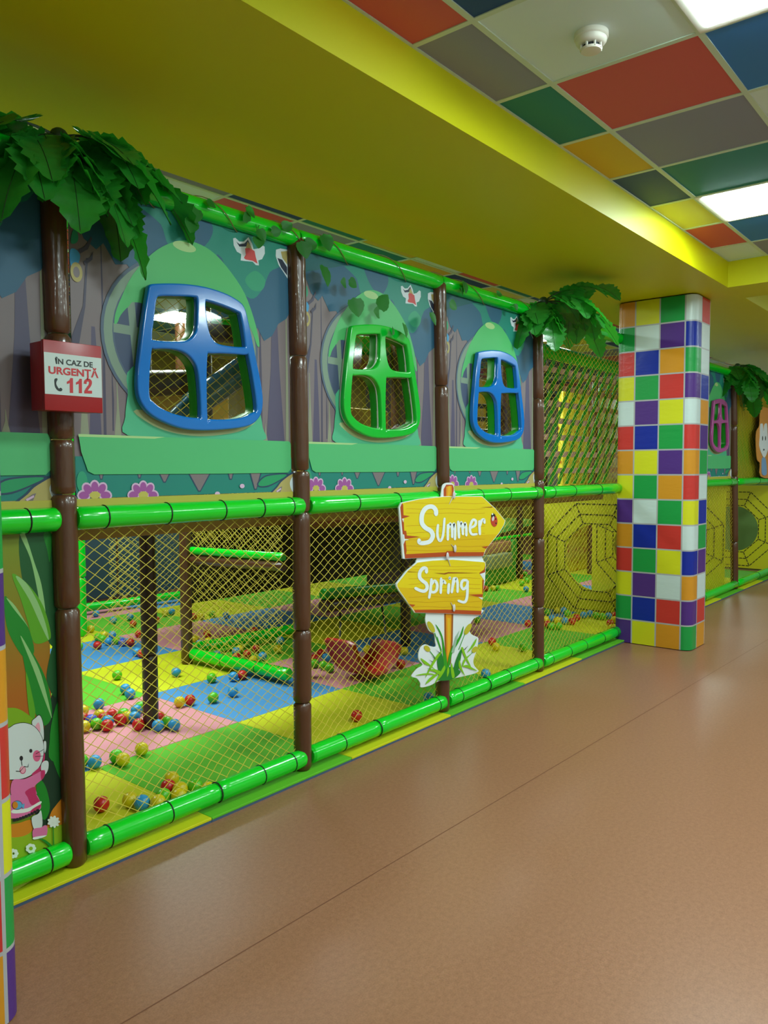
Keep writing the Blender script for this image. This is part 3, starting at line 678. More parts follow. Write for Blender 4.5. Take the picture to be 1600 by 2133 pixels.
ke(352, 622, 38, 55, kc['blush']); ke(294, 573, 15, 19, kc['ink']); ke(202, 645, 17, 24, kc['ink']); ke(216, 758, 30, 38, kc['rose']); ke(216, 755, 24, 34, kc['earpink'])
for a in ([(335, 625), (420, 620), (420, 624), (335, 630)], [(340, 600), (440, 545), (441, 549), (342, 605)], [(200, 665), (206, 665), (212, 715), (206, 715)], [(150, 765), (190, 768), (230, 720), (262, 725), (275, 690), (268, 730), (228, 728), (192, 775), (150, 772)]): kadd([(p.x, p.z) for p in KP(a)], kc['ink'])
ks([(300, 800), (360, 745), (400, 700), (420, 600), (430, 620), (410, 720), (350, 800)], kc['rose'])
ks([(395, 700), (430, 668), (462, 680), (460, 750), (430, 800), (395, 770)], kc['white']); ks([(418, 490), (440, 485), (440, 560), (425, 590)], kc['white'])
ks([(115, 860), (230, 845), (330, 800), (420, 755), (430, 800), (400, 850), (330, 915), (340, 1000), (120, 1020)], kc['pink']); ks([(390, 765), (425, 770), (425, 815), (395, 850)], kc['rose'])
ks([(118, 1000), (250, 1010), (335, 985), (385, 1070), (380, 1140), (260, 1210), (110, 1225), (-60, 1220), (-60, 1000)], kc['pink']); ks([(240, 965), (330, 920), (345, 1000), (385, 1080), (300, 1095), (262, 1020)], kc['rose'])
ks([(120, 1140), (260, 1125), (380, 1060), (385, 1085), (265, 1160), (120, 1175)], kc['petal']); ks([(300, 1140), (385, 1090), (375, 1130), (300, 1180)], kc['rose'])
for i in range(9): ke(135+28*i, 1240-7*i-(i*i*.6), 17, 14, kc['ink'])
ke(160, 1095, 50, 44, kc['ink']); ke(160, 1095, 46, 40, kc['sky']); ke(140, 1095, 26, 34, kc['orange']); ks([(200, 1100), (228, 1080), (222, 1130)], kc['sky'])
ks([(298, 1220), (360, 1180), (390, 1150), (400, 1300), (330, 1340)], kc['white']); ks([(312, 1330), (390, 1310), (420, 1290), (448, 1300), (445, 1380), (400, 1400), (320, 1425)], kc['pink']); ks([(318, 1405), (440, 1385), (400, 1410), (322, 1426)], kc['petal'])
for i in range(9):
    a = i*2*math.pi/9; ke(510+36*math.cos(a), 1255+34*math.sin(a), 26, 15, kc['petal'], a)
ke(510, 1255, 12, 12, kc['petal']); kadd([(p.x, p.z) for p in KP([(500, 1300), (508, 1300), (515, 1480), (505, 1480)])], kc['green']); ks([(370, 1415), (430, 1430), (500, 1490), (470, 1490), (420, 1450)], kc['green'])
for i in range(7):
    a = i*2*math.pi/7; ke(288+30*math.cos(a), 1510+30*math.sin(a), 22, 18, kc['petal']); ke(120+30*math.cos(a), 1560+30*math.sin(a), 20, 18, kc['petal'])
ke(288, 1510, 18, 18, kc['grass'])
t = thing('kitten_panel', 'printed lower panel with a white kitten in a pink dress among grass blades', 'printed panel', ((KX0+KX1)/2, WY+.012, KZ0))
kb.build('printed_canvas', t, smooth=False)
b = MB(); b.box((KX0, WY+.0125, KZ0), (KX1, WY+.024, KZ1), kc['deep']); b.build('backing', t, smooth=False)

# ------------------------------------------------------------------ red emergency box on the first post
REDB = mat('red_enamel', (156, 24, 30), .35, .5); PAPER = mat('white_label', (192, 206, 204), .45); INKB = mat('black_print', (16, 24, 26), .5); INKR = mat('red_print', (190, 34, 44), .5)
BX0, BX1, BZ0, BZ1, BYF, BYB = 1.347, 1.563, 1.713, 1.952, 2.592, 2.694
t = thing('emergency_box', 'red emergency call box with white label fixed to the nearest post', 'emergency box', ((BX0+BX1)/2, BYB, BZ0))
b = MB(); b.rbox((BX0+.004, BYF+.018, BZ0+.003), (BX1-.003, BYB, BZ1-.003), REDB, .002, 2); b.build('body', t, angle=30)
b = MB(); b.rbox((BX0, BYF, BZ0), (BX1, BYF+.017, BZ1), REDB, .002, 2); door = b.build('door', t, angle=30)
b = MB(); LX0, LX1, LZ0, LZ1 = BX0+.001, BX1-.002, 1.768, 1.909
b.box((LX0, BYF-.001, LZ0), (LX1, BYF, LZ1), PAPER); lab = b.build('label_plate', door, smooth=False)
def boxtext(body, cap, x0, x1, zbase, m_, bold, nm):
    me = text_mesh(body, 1, bold)
    xs = [v.co.x for v in me.vertices]; cur = max(xs)-min(xs); capn = .729
    mn = min(xs); sc = (x1-x0)/cur
    b.mesh(me, lambda x, y, z: (x0+(x-mn)*sc, BYF-.0016, zbase+y*cap/capn), m_)
lw, lh = LX1-LX0, LZ1-LZ0
b = MB(); boxtext('ÎN CAZ DE', .135*lh, LX0+.183*lw, LX0+.841*lw, LZ1-.255*lh, INKB, .026, 'l'); b.build('black_lettering', door, smooth=False)
b = MB(); boxtext('URGENȚĂ', .175*lh, LX0+.067*lw, LX0+.94*lw, LZ1-.50*lh, INKR, .034, 'l'); f1 = wallframe(BYF-.0016)
def bz(x, y): return (LX0+(x-300)/1040*lw, LZ1-(y-(465+.13*(x-300)))/762*lh)
for one in ([(688, 1025), (735, 1000), (755, 957), (800, 962), (797, 1240), (737, 1235), (740, 1052), (690, 1068)], [(852, 1045), (900, 1020), (920, 977), (964, 982), (960, 1252), (902, 1248), (905, 1070), (855, 1088)]):
    b.flat([bz(*p) for p in one], f1, 0, INKR)
L_, R_ = ribbon(crom([(1022, 1078), (1035, 1025), (1085, 1008), (1122, 1045), (1108, 1110), (1055, 1180), (1030, 1232)], 5, False), 56)
for i in range(len(L_)-1): b.flat([bz(*p) for p in (L_[i], L_[i+1], R_[i+1], R_[i])], f1, 0, INKR)
b.flat([bz(*p) for p in [(1003, 1205), (1148, 1215), (1146, 1270), (1002, 1258)]], f1, .0002, INKR)
b.build('red_lettering', door, smooth=False)
b = MB(); ff = wallframe(BYF-.0016)
b.flat([bz(*p) for p in crom([(468, 1000), (480, 960), (515, 955), (522, 985), (505, 1015), (500, 1060), (520, 1110), (545, 1145), (575, 1130), (605, 1165), (585, 1195), (545, 1192), (505, 1160), (475, 1100)], 4)], ff, 0, INKB); b.build('handset_symbol', door, smooth=False)
b = MB(); b.tube([(BX1-.001, BYF+.03, BZ0+.035), (BX1+.006, BYF+.03, BZ0+.035)], .003, BLACKC, 8); b.build('latch', t)

# ------------------------------------------------------------------ arrow sign boards on the third post
SY = WY-.062
def S4(pts): return [(p.x, p.z) for p in (onY(800+x/5.714, 990+y/5.714, SY) for x, y in pts)]
def S5(pts): return [(p.x, p.z) for p in (onY(820+x/6.667, 1230+y/6.667, SY) for x, y in pts)]
sg = {n: mat('sign_'+n, c, .42) for n, c in dict(white=(220, 228, 230), wood=(224, 200, 16), woodlow=(218, 180, 8), grain=(206, 156, 10), rust=(176, 72, 24), brown=(150, 84, 20), orange=(222, 150, 14), gold=(224, 178, 30),
      grass=(40, 150, 20), grasslight=(126, 190, 16), grassdark=(10, 122, 36), straw=(186, 178, 40), letter=(226, 236, 240), lady=(190, 64, 40), pin=(206, 200, 204), ink=(30, 34, 36), soft=(150, 182, 160)).items()}
t = thing('arrow_sign', 'painted cut-out signpost with Summer and Spring arrow boards hung on the post', 'sign', (onY(930, 1420, SY).x, SY, onY(930, 1430, SY).z))
def sheet(name, outline, thick, w0, m_, parent=t, edge=None):
    me = plate(outline, [], thick, .001); b = MB(); b.mesh(me, lambda x, y, z: (x, SY-w0-z, y), m_); return b.build(name, parent, angle=30)
def art(name, shapes, w0, parent):
    b = MB(); f_ = wallframe(SY-w0)
    for i, (pts, m_) in enumerate(shapes): b.flat(pts, f_, i*.0001, m_)
    return b.build(name, parent, smooth=False)
back_low = S5(crom([(440, 250), (447, 315), (438, 430), (490, 560), (560, 600), (572, 700), (580, 780), (500, 770), (440, 748), (380, 780), (345, 860), (345, 960), (400, 1035), (320, 1090), (245, 1190), (320, 1220), (368, 1290), (375, 1345), (500, 1320), (620, 1260), (830, 1220), (1080, 1165), (1172, 1125), (1165, 1100), (1115, 1040), (1105, 960), (1150, 830), (1172, 700), (1165, 650), (1080, 610), (1050, 550), (1060, 470), (1110, 390), (1190, 345), (1190, 250)], 3))
bk = sheet('backing_board', back_low, .006, 0, sg['white'])
sheet('white_backing', S4([(372, 1040), (390, 985), (400, 900), (1150, 900), (1160, 965), (1188, 1030), (1186, 1150), (372, 1150)]), .006, 0, sg['white'])
peg = sheet('pole_top', S4(crom([(682, 320), (684, 160), (705, 105), (760, 88), (815, 100), (830, 150), (830, 320)], 3)), .006, .0, sg['white'])
art('painted_pole', [(S4([(704, 320), (704, 165), (735, 112), (812, 112), (825, 150), (825, 320)]), sg['rust']), (S4([(735, 320), (735, 135), (800, 125), (805, 320)]), sg['orange']), (S4([(755, 320), (757, 130), (785, 125), (780, 320)]), sg['gold'])], .0035, peg)
pw = [(S5([(695, 200), (825, 200), (815, 700), (790, 1010), (745, 1080), (718, 1000), (700, 700)]), sg['brown']), (S5([(718, 200), (800, 200), (792, 700), (770, 1000), (745, 1050), (728, 900)]), sg['orange']), (S5([(742, 380), (778, 390), (776, 760), (762, 960), (748, 900)]), sg['gold'])]
art('painted_pole', pw, .0035, bk)
gl = []
def blade(pts, m_): gl.append((S5(pts), sg[m_]))
for c_, r_ in (((512, 505), (-1.05)), ((1022, 535), 1.05), ((456, 805), -.8), ((1116, 820), .9)):
    big = c_[1] < 600; gl.append((S5(ellipse(c_[0], c_[1], 88 if big else 52, 36 if big else 34, 20, -r_)), sg['straw']))
for pts in ([(555, 590), (566, 585), (660, 850), (650, 850)], [(590, 640), (600, 640), (660, 830), (640, 830)], [(980, 590), (988, 590), (900, 820), (890, 820)], [(490, 845), (498, 838), (570, 930), (560, 935)], [(1090, 848), (1096, 852), (1000, 950), (995, 945)]): blade(pts, 'grass')
blade(crom([(570, 470), (620, 530), (670, 640), (700, 800), (735, 1010), (735, 1200), (690, 1100), (670, 800), (650, 640)], 3), 'grass')
blade(crom([(960, 490), (945, 600), (880, 740), (800, 880), (750, 1100), (740, 1000), (790, 800), (900, 640)], 3), 'grass'); blade([(905, 550), (850, 640), (790, 860), (830, 860), (870, 680)], 'soft')
blade(crom([(640, 850), (665, 900), (690, 1050), (660, 1200), (610, 1100), (595, 950)], 3), 'grassdark'); blade(crom([(920, 820), (935, 850), (910, 1000), (870, 1180), (820, 1200), (830, 1050), (870, 920)], 3), 'grassdark')
blade(crom([(598, 1240), (680, 1130), (760, 1060), (850, 1080), (920, 1130), (840, 1210), (740, 1245)], 3), 'grassdark')
for pts in ([(640, 845), (655, 860), (560, 1000), (430, 1210), (480, 1080), (570, 920)], [(360, 935), (440, 985), (520, 1050), (600, 1130), (500, 1050), (420, 1020)], [(290, 1180), (400, 1150), (520, 1150), (610, 1190), (500, 1165)], [(430, 1300), (480, 1220), (580, 1150), (640, 1120), (540, 1220)], [(560, 1285), (600, 1200), (690, 1040), (700, 1100), (640, 1200)],
            [(790, 1000), (815, 1080), (835, 1190), (800, 1210), (780, 1080)], [(750, 1060), (760, 1120), (730, 1200), (730, 1100)], [(1140, 660), (1110, 760), (1010, 860), (1060, 780)], [(925, 800), (950, 790), (1000, 920), (1060, 1050), (1040, 1040), (960, 900)], [(940, 1050), (1010, 1030), (1080, 1070), (1150, 1115), (1060, 1090), (1010, 1070)], [(900, 960), (940, 1090), (980, 1185), (930, 1120), (890, 1050)], [(460, 1100), (560, 1090), (650, 1130), (640, 1180), (560, 1130)], [(1070, 870), (1000, 950), (940, 1060), (960, 960)]):
    blade(crom(pts, 3), 'grasslight')
for pts in ([(565, 815), (640, 870), (625, 870)], [(510, 905), (570, 945), (560, 950)], [(470, 955), (530, 985), (520, 990)], [(1025, 760), (960, 820), (975, 822)], [(440, 1075), (500, 1085), (500, 1092)]): blade(pts, 'ink')
art('grass_tuft', gl, .0052, bk)
def arrow_board(name, outline, front, shapes, w0):
    bd = sheet(name, outline, .010, w0, sg['white'])
    art('painted_face', [(front, sg['wood'])]+shapes, w0+.0055, bd); return bd
def letters(strokes, conv, wd, w0, parent):
    b = MB(); f_ = wallframe(SY-w0); k = 0
    for st in strokes:
        w_ = wd; pts = st
        if isinstance(st[0], (int, float)): w_ = st[0]; pts = st[1:]
        pts = crom(pts, 6, False)
        L, R = ribbon(pts, w_)
        for i in range(len(L)-1):
            q = conv([L[i], L[i+1], R[i+1], R[i]])
            b.flat(q, f_, k*.00004, sg['letter'])
        for e in (pts[0], pts[-1]): b.flat(conv(ellipse(e[0], e[1], w_*.38, w_*.38, 12)), f_, k*.00004+.0004, sg['letter'])
        k += 1
    return b.build('lettering', parent, smooth=False)
def grain(conv, rows, x0, x1, xl=None):
    out = []
    for y, a in rows:
        pts = [(x0+(x1-x0)*i/14, y+a*math.sin(i*.9+y)) for i in range(15)]
        up = [(p[0], p[1]+5) for p in pts]; out.append((conv(pts+up[::-1]), sg['grain']))
    return out
so = S4([(158, 385), (185, 325), (400, 280), (700, 250), (1148, 248), (1272, 362), (1302, 388), (1426, 540), (1412, 592), (1352, 690), (1202, 872), (1162, 962), (700, 968), (222, 994), (203, 990)])
sf = S4([(172, 380), (192, 332), (400, 286), (700, 256), (1145, 254), (1268, 366), (1300, 394), (1419, 541), (1406, 590), (1346, 688), (1196, 870), (1158, 958), (700, 962), (228, 988)])
ss = [(S4([(205, 750), (700, 725), (1330, 700), (1200, 870), (1170, 915), (700, 915), (220, 935)]), sg['woodlow'])]+grain(S4, [(330, 6), (400, 6), (450, 5), (600, 7), (680, 6), (760, 7), (840, 6), (890, 4)], 240, 1180)
ss += [(S4([(226, 938), (700, 914), (1172, 912), (1160, 958), (700, 964), (228, 988)]), sg['rust']), (S4([(172, 380), (190, 332), (204, 345), (216, 640), (246, 900), (228, 988)]), sg['rust']), (S4([(200, 472), (285, 485), (200, 512)]), sg['rust']), (S4([(206, 660), (240, 658), (248, 715), (410, 730), (250, 752), (214, 752)]), sg['rust']), (S4([(190, 515), (212, 512), (206, 560)]), sg['white']), (S4([(200, 700), (216, 705), (222, 755), (275, 765), (225, 775), (205, 830)]), sg['white']),
       (S4([(1125, 381), (1272, 372), (1262, 384)]), sg['brown']), (S4([(1140, 850), (1225, 838), (1190, 872)]), sg['rust']), (S4([(720, 900), (812, 900), (812, 964), (720, 964)]), sg['rust'])]
sb = arrow_board('summer_board', so, sf, ss, .0075)
letters([(54, (595, 465), (590, 410), (545, 372), (475, 390), (430, 460), (425, 560), (465, 620), (535, 665), (555, 725), (520, 785), (450, 805), (400, 800), (392, 770)), ((618, 590), (610, 690), (625, 760), (652, 775), (680, 700), (696, 515)), ((735, 590), (735, 765)), ((738, 640), (765, 572), (785, 640), (787, 735)), ((790, 650), (808, 572), (822, 640), (820, 760)), ((858, 550), (868, 740)), ((868, 625), (895, 558), (910, 630), (915, 700)), ((918, 630), (940, 568), (955, 640), (955, 715)),
         ((1012, 622), (1058, 595), (1068, 545), (1035, 530), (1005, 590), (1000, 660), (1025, 702), (1078, 698)), ((1110, 545), (1116, 700)), ((1118, 600), (1137, 540), (1165, 525), (1172, 565))], S4, 31, .0148, sb)
art('ladybird', [(S4(ellipse(1288, 540, 40, 72, 24, -.1)), sg['lady']), (S4(ellipse(1276, 480, 24, 26, 16)), sg['ink']), (S4(ellipse(1268, 462, 9, 11, 12)), sg['letter']), (S4(ellipse(1275, 515, 14, 30, 14, .2)), sg['pin']), (S4(ellipse(1305, 520, 8, 10, 10)), sg['ink']), (S4(ellipse(1310, 570, 8, 10, 10)), sg['ink'])]
    + [(S4(p), sg['ink']) for p in ([(1250, 500), (1265, 505), (1265, 509)], [(1245, 530), (1262, 530), (1262, 534)], [(1310, 440), (1300, 475), (1296, 475)], [(1285, 425), (1285, 465), (1281, 465)])], .0148, sb)
po = S4([(250, 1135), (372, 1032), (560, 1008), (800, 998), (1184, 1028), (1193, 1060), (1184, 1250), (1160, 1400), (1150, 1500)])+S5([(1212, 60), (1192, 340)])+S5([(830, 325), (690, 318), (270, 308), (195, 200), (50, 0)])+S4([(128, 1322), (126, 1288)])
pf = S4([(258, 1138), (378, 1038), (560, 1014), (800, 1004), (1178, 1034), (1186, 1060), (1178, 1152), (1118, 1172), (1166, 1242), (1160, 1400), (1150, 1500)])+S5([(1205, 60), (1188, 334)])+S5([(830, 319), (690, 312), (276, 302), (205, 200), (60, 0)])+S4([(138, 1320), (137, 1290)])
ps = [(S4([(150, 1330), (700, 1380), (1160, 1400), (1140, 1600)])+S5([(1190, 280), (700, 262), (258, 264), (190, 190)]), sg['woodlow'])]+grain(S4, [(1080, 5), (1120, 5), (1220, 6), (1290, 6), (1340, 6), (1440, 6), (1500, 6), (1560, 5)], 270, 1130)
ps += [(S5([(258, 264), (700, 260), (1195, 280), (1190, 334), (830, 319), (690, 312), (276, 302)]), sg['rust']), (S5([(190, 185), (275, 195), (240, 225), (205, 205)]), sg['rust']), (S4([(980, 1418), (1158, 1412), (1150, 1446), (1080, 1440)]), sg['rust']), (S4([(1100, 1448), (1156, 1452), (1146, 1480)]), sg['white']), (S4([(1186, 1066), (1180, 1152), (1120, 1172), (1112, 1160), (1168, 1120)]), sg['rust']), (S4([(1120, 1174), (1182, 1152), (1176, 1262), (1164, 1240)]), sg['white']), (S4([(1150, 1240), (1166, 1250), (1160, 1400), (1150, 1400)]), sg['rust']), (S4([(570, 1158), (690, 1164), (740, 1150), (1110, 1160), (740, 1166), (700, 1178)]), sg['brown']), (S4([(262, 1142), (420, 1150), (262, 1150)]), sg['brown'])]
pb = arrow_board('spring_board', po, pf, ps, .0075)
letters([(42, (480, 1152), (476, 1108), (440, 1105), (404, 1150), (400, 1210), (430, 1250), (478, 1288), (488, 1340), (458, 1375), (410, 1370), (350, 1342)), ((540, 1235), (530, 1350), (512, 1455)), ((540, 1295), (578, 1252), (608, 1300), (598, 1368), (560, 1390), (530, 1372)), ((655, 1225), (650, 1398)), ((655, 1305), (680, 1252), (706, 1282)), ((748, 1292), (740, 1400)), ((757, 1215), (760, 1228)), ((806, 1222), (782, 1390)), ((795, 1305), (828, 1222), (850, 1280), (850, 1385)),
         ((962, 1248), (912, 1252), (895, 1310), (920, 1352), (958, 1320), (974, 1262)), ((970, 1265), (966, 1420), (950, 1490), (920, 1508), (862, 1490))], S4, 33, .0148, pb)
for (px_, py_), (qx, qy) in (((800, 235), (750, 345)), ((812, 870), (775, 820)), ((722, 960), (765, 1078)), ((800, 1575), (770, 1510))):
    b = MB(); c = S4([(px_, py_)])[0]; q = S4([(qx, qy)])[0]
    b.sphere((c[0], SY-.021, c[1]), .0145, sg['pin'], 16, 10, (.95, .35, 1.6)); b.tube([(c[0], SY-.0175, c[1]), (q[0], SY-.0155, q[1])], [.004, .0015], sg['pin'], 6); b.build('nail', t)

# ------------------------------------------------------------------ foam mats
MC = {'yellow': mat('mat_yellow', (196, 196, 16), .75, .3, bump=.1, bscale=160), 'green': mat('mat_green', (92, 176, 34), .75, .3, bump=.1, bscale=160), 'pink': mat('mat_pink', (206, 134, 140), .75, .3, bump=.1, bscale=160), 'blue': mat('mat_blue', (70, 134, 186), .75, .3, bump=.1, bscale=160)}
MEDGE = mat('mat_underlayer', (62, 84, 108), .8)
MX0, MY0, MS = 1.17-1.8, 2.655, .9
RW = ['front', 'second', 'third', 'fourth', 'fifth', 'sixth']
for j in range(6):
    for i in range(14):
        x0, y0 = MX0+MS*i, MY0+MS*j
        col = (('yellow', 'green'), ('blue', 'pink'))[j % 2][i % 2]
        t = thing('foam_mat', '%s foam mat in the %s row, %s along from the near pillar' % (col, RW[j], (ORD+['fourteenth'])[i]), 'foam mat', (x0+MS/2, y0+MS/2, 0), 'coloured foam mats of the play floor')
        dz = random.uniform(-.001, .001)
        b = MB(); b.rbox((x0+.001, y0+.001, .010), (x0+MS-.001, y0+MS-.001, .022+dz), MC[col], .002, 1); b.build('top_layer', t, angle=30)
        b = MB(); b.box((x0+.001, y0+.002, .0), (x0+MS-.001, y0+MS-.002, .0105), MEDGE); b.build('under_layer', t, smooth=False)
MATZ = .022

# ------------------------------------------------------------------ inside the play area
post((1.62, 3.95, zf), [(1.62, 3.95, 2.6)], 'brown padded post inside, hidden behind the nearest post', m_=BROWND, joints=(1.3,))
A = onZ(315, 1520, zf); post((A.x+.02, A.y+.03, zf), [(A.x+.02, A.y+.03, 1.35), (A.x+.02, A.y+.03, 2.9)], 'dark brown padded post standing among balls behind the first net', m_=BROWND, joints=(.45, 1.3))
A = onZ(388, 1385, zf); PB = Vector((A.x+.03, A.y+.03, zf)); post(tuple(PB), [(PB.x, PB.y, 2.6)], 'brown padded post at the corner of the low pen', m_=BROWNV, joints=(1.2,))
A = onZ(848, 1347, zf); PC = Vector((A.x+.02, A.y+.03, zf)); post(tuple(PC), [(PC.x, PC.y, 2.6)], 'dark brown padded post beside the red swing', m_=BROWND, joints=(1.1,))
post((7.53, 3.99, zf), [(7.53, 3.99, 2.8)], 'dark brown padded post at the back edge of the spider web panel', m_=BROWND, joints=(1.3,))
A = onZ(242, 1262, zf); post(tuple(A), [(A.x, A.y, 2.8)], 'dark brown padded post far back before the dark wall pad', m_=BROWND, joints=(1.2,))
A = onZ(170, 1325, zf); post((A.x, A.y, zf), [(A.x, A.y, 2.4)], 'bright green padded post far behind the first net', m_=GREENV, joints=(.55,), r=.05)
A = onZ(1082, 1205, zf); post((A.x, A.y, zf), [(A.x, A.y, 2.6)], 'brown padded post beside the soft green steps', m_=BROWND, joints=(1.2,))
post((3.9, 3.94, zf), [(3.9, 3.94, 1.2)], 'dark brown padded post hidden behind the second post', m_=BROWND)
b = MB(); b.rbox((3.95, 5.3, .40), (7.1, 5.38, 1.17), mat('deck_shade_sheet', (44, 28, 16), .7), .02); tag(b.build('wall_pad', loc=(5.1, 5.34, .5)), 'dark sheet standing for the shade under the platform behind the swing', 'wall pad')  # dark sheet added in place of the shade under the platform
# low pen of green rails with its net
A1 = Vector((3.66, 4.9, .1)); A2 = Vector((3.70, 3.88, .1))
rail(A1, A2, 'low green rail of the pen running towards the first net', ties=(.35, .7))
rail((3.76, 5.05, .1), (4.9, 4.97, .1), 'low green rail along the back of the pen', ties=(.5,))
rail((3.68, 4.95, .89), (3.68, 3.9, .91), 'green rail at waist height above the pen', r=.03)
rail((3.68, 4.95, .82), (3.68, 3.9, .845), 'brown rail at waist height just below the green one', r=.035, m_=BROWNV)
net('safety_net', crossframe(3.68), 3.92, 4.93, .12, .82, 'yellow net closing the side of the low pen', seed=21)
net('safety_net', crossframe(3.69), 3.92, 4.93, .93, 1.34, 'yellow net over the waist rail of the pen', seed=22, cu=.05, cv=.04)
net('safety_net', wallframe(4.95), 3.75, 5.1, .95, 1.32, 'yellow net along the back of the pen', seed=23)
net('safety_net', wallframe(5.6), 3.4, 6.2, .1, 1.15, 'yellow net deep under the platform', seed=24)
net('safety_net', wallframe(5.29), 8.3, 9.7, .74, 2.1, 'yellow net above the soft green steps', seed=25, cu=.05, cv=.04)
# platform with its beam
b = MB(); b.box((3.92, 3.99, 1.17), (7.1, 6.4, 1.23), mat('platform_board', (70, 46, 30), .6)); tag(b.build('platform', smooth=False), 'brown upper floor platform over the swing', 'platform')
rail((3.9, 3.95, 1.12), (5.1, 3.95, 1.12), 'orange brown padded beam under the platform edge', m_=mat('tan_vinyl', (140, 70, 24), .35, coat=.2))
# swing beam, swing
b0, b1 = Vector((3.93, 3.78, .55)), Vector((5.03, 3.80, .50))
rail(b0+Vector((0, 0, .085)), b1+Vector((0, 0, .06)), 'dark green rail of the swing frame', r=.04, m_=mat('deep_green_vinyl', (10, 120, 20), .35))
rail(b0, b1, 'dark brown padded beam from which the red swing hangs', r=.05, m_=BROWND)
t = thing('swing', 'red padded U-shaped swing seat on black ropes', 'swing', (4.18, 3.6, .02))
REDV = mat('red_vinyl', (176, 30, 24), .35, .5, .2, .2, 18)
path = crom([(3.90, 3.6, .345), (3.95, 3.6, .24), (4.03, 3.6, .13), (4.14, 3.6, .075), (4.26, 3.6, .085), (4.36, 3.6, .15), (4.42, 3.6, .25)], 5, False)
b = MB(); n = len(path); vs_ = []
for i, p in enumerate(path):
    d = Vector(path[min(i+1, n-1)])-Vector(path[max(i-1, 0)]); d.normalize(); nn = Vector((-d.z, 0, d.x)); k = 1 if 0 < i < n-1 else .6
    for a, h in ((-.13, -.018), (-.145, 0), (-.13, .018), (.13, .018), (.145, 0), (.13, -.018)):
        q = Vector(p)+nn*h*k; vs_.append((q.x, q.y+a*k, q.z))
b.add(vs_, [(i*6+j, i*6+(j+1) % 6, i*6+6+(j+1) % 6, i*6+6+j) for i in range(n-1) for j in range(6)]+[tuple(range(5, -1, -1)), tuple((n-1)*6+j for j in range(6))], REDV); b.build('seat', t)
for p, xt in ((path[1], 4.10), (path[-2], 4.56)):
    for s_ in (-.0,):
        b = MB(); b.tube([(p[0], 3.6, p[2]), ((p[0]+xt)/2, 3.68, (p[2]+.50)/2), (xt, 3.77, .49)], .008, BLACKC, 6); b.build('rope', t)
# dark wall pads at the back, yellow upper wall
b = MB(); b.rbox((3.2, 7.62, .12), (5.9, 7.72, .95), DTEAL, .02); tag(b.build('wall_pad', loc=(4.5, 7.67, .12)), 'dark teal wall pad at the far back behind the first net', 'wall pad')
b = MB(); b.rbox((3.2, 7.64, .96), (7.5, 7.74, 1.5), mat('olive_pad', (112, 94, 18), .6), .02); tag(b.build('wall_pad', loc=(5, 7.67, .96)), 'olive yellow wall pad above the dark teal one', 'wall pad')
rail((3.2, 7.5, .1), (6.2, 7.25, .1), 'low green rail along the far back wall', ties=(.3, .6))
rail((3.2, 7.58, 1.55), (7.5, 7.58, 1.55), 'brown padded beam along the far back wall', m_=BROWND)
b = MB(); b.box((1.5, 2.84, 1.235), (6.45, 3.86, 1.30), mat('deck_pad', (150, 110, 30), .5)); tag(b.build('platform', smooth=False), 'upper floor deck over the front bays behind the mid rails', 'platform')
# upper floor, seen through the windows
YPAD = mat('yellow_pad', (240, 196, 24), .4, coat=.1)
b = MB(); b.rbox((2.3, 3.80, 1.3), (3.15, 3.85, 1.98), YPAD, .02); tag(b.build('wall_pad', loc=(2.5, 3.82, 1.3)), 'yellow upper floor pad seen through the big blue window', 'wall pad')
b = MB(); b.rbox((3.75, 3.80, 1.3), (4.7, 3.85, 1.95), mat('ochre_pad', (176, 146, 40), .5), .02); tag(b.build('wall_pad', loc=(3.9, 3.82, 1.3)), 'ochre upper floor pad seen through the green window', 'wall pad')
b = MB(); b.rbox((5.6, 3.80, 1.3), (6.1, 3.85, 2.3), YPAD, .02); tag(b.build('wall_pad', loc=(4.85, 3.82, 1.3)), 'yellow upper floor pad seen through the small blue window', 'wall pad')
BLUET = mat('teal_blue_plastic', (20, 84, 122), .2, .5, .3)
A, B = onY(395, 850, 3.5), onY(560, 732, 3.5); rail(A, B, 'sloping blue padded pipe seen through the big blue window', r=.075, m_=BLUET)
A, B = onY(340, 895, 3.35), onY(410, 830, 3.35); rail(A, B, 'short blue pipe low behind the big blue window', r=.045, m_=BLUET)
A, B = onY(280, 800, 3.7), onY(425, 795, 3.7); rail(A, B, 'brown beam across the big blue window', r=.07, m_=BROWND)
A, B = onY(420, 690, 3.7), onY(545, 702, 3.7); rail(A, B, 'brown beam in the upper pane of the big blue window', r=.055, m_=BROWND)
A, B = onY(420, 672, 3.7), onY(545, 682, 3.7); rail(A, B, 'green rail in the upper pane of the big blue window', r=.03)
A = onY(425, 850, 3.7); post((A.x, A.y, 1.3), [(A.x, A.y, 2.75)], 'brown upper post behind the big blue window', m_=BROWND, r=.05)
A = onY(828, 800, 3.6); post((A.x, A.y, 1.3), [(A.x, A.y, 2.85)], 'brown upper post behind the green window', m_=BROWNV, r=.05)
A, B = onY(690, 715, 3.75), onY(870, 730, 3.75); rail(A, B, 'green upper rail behind the green window', r=.07)
A, B = onY(690, 755, 3.72), onY(870, 764, 3.72); rail(A, B, 'orange brown upper beam behind the green window', r=.07, m_=MATS['tan_vinyl'])
A = onY(1052, 840, 3.6); post((A.x, A.y, 1.3), [(A.x, A.y, 2.85)], 'reddish brown upper post behind the small blue window', m_=BROWNV, r=.06)
for k, y_ in enumerate((845, 872, 897)):
    A, B = onY(985, y_, 3.6), onY(1055, y_+4, 3.6); rail(A, B, 'brown ladder bar behind the small blue window, %s from the top' % ORD[k], r=.02, m_=BROWND)
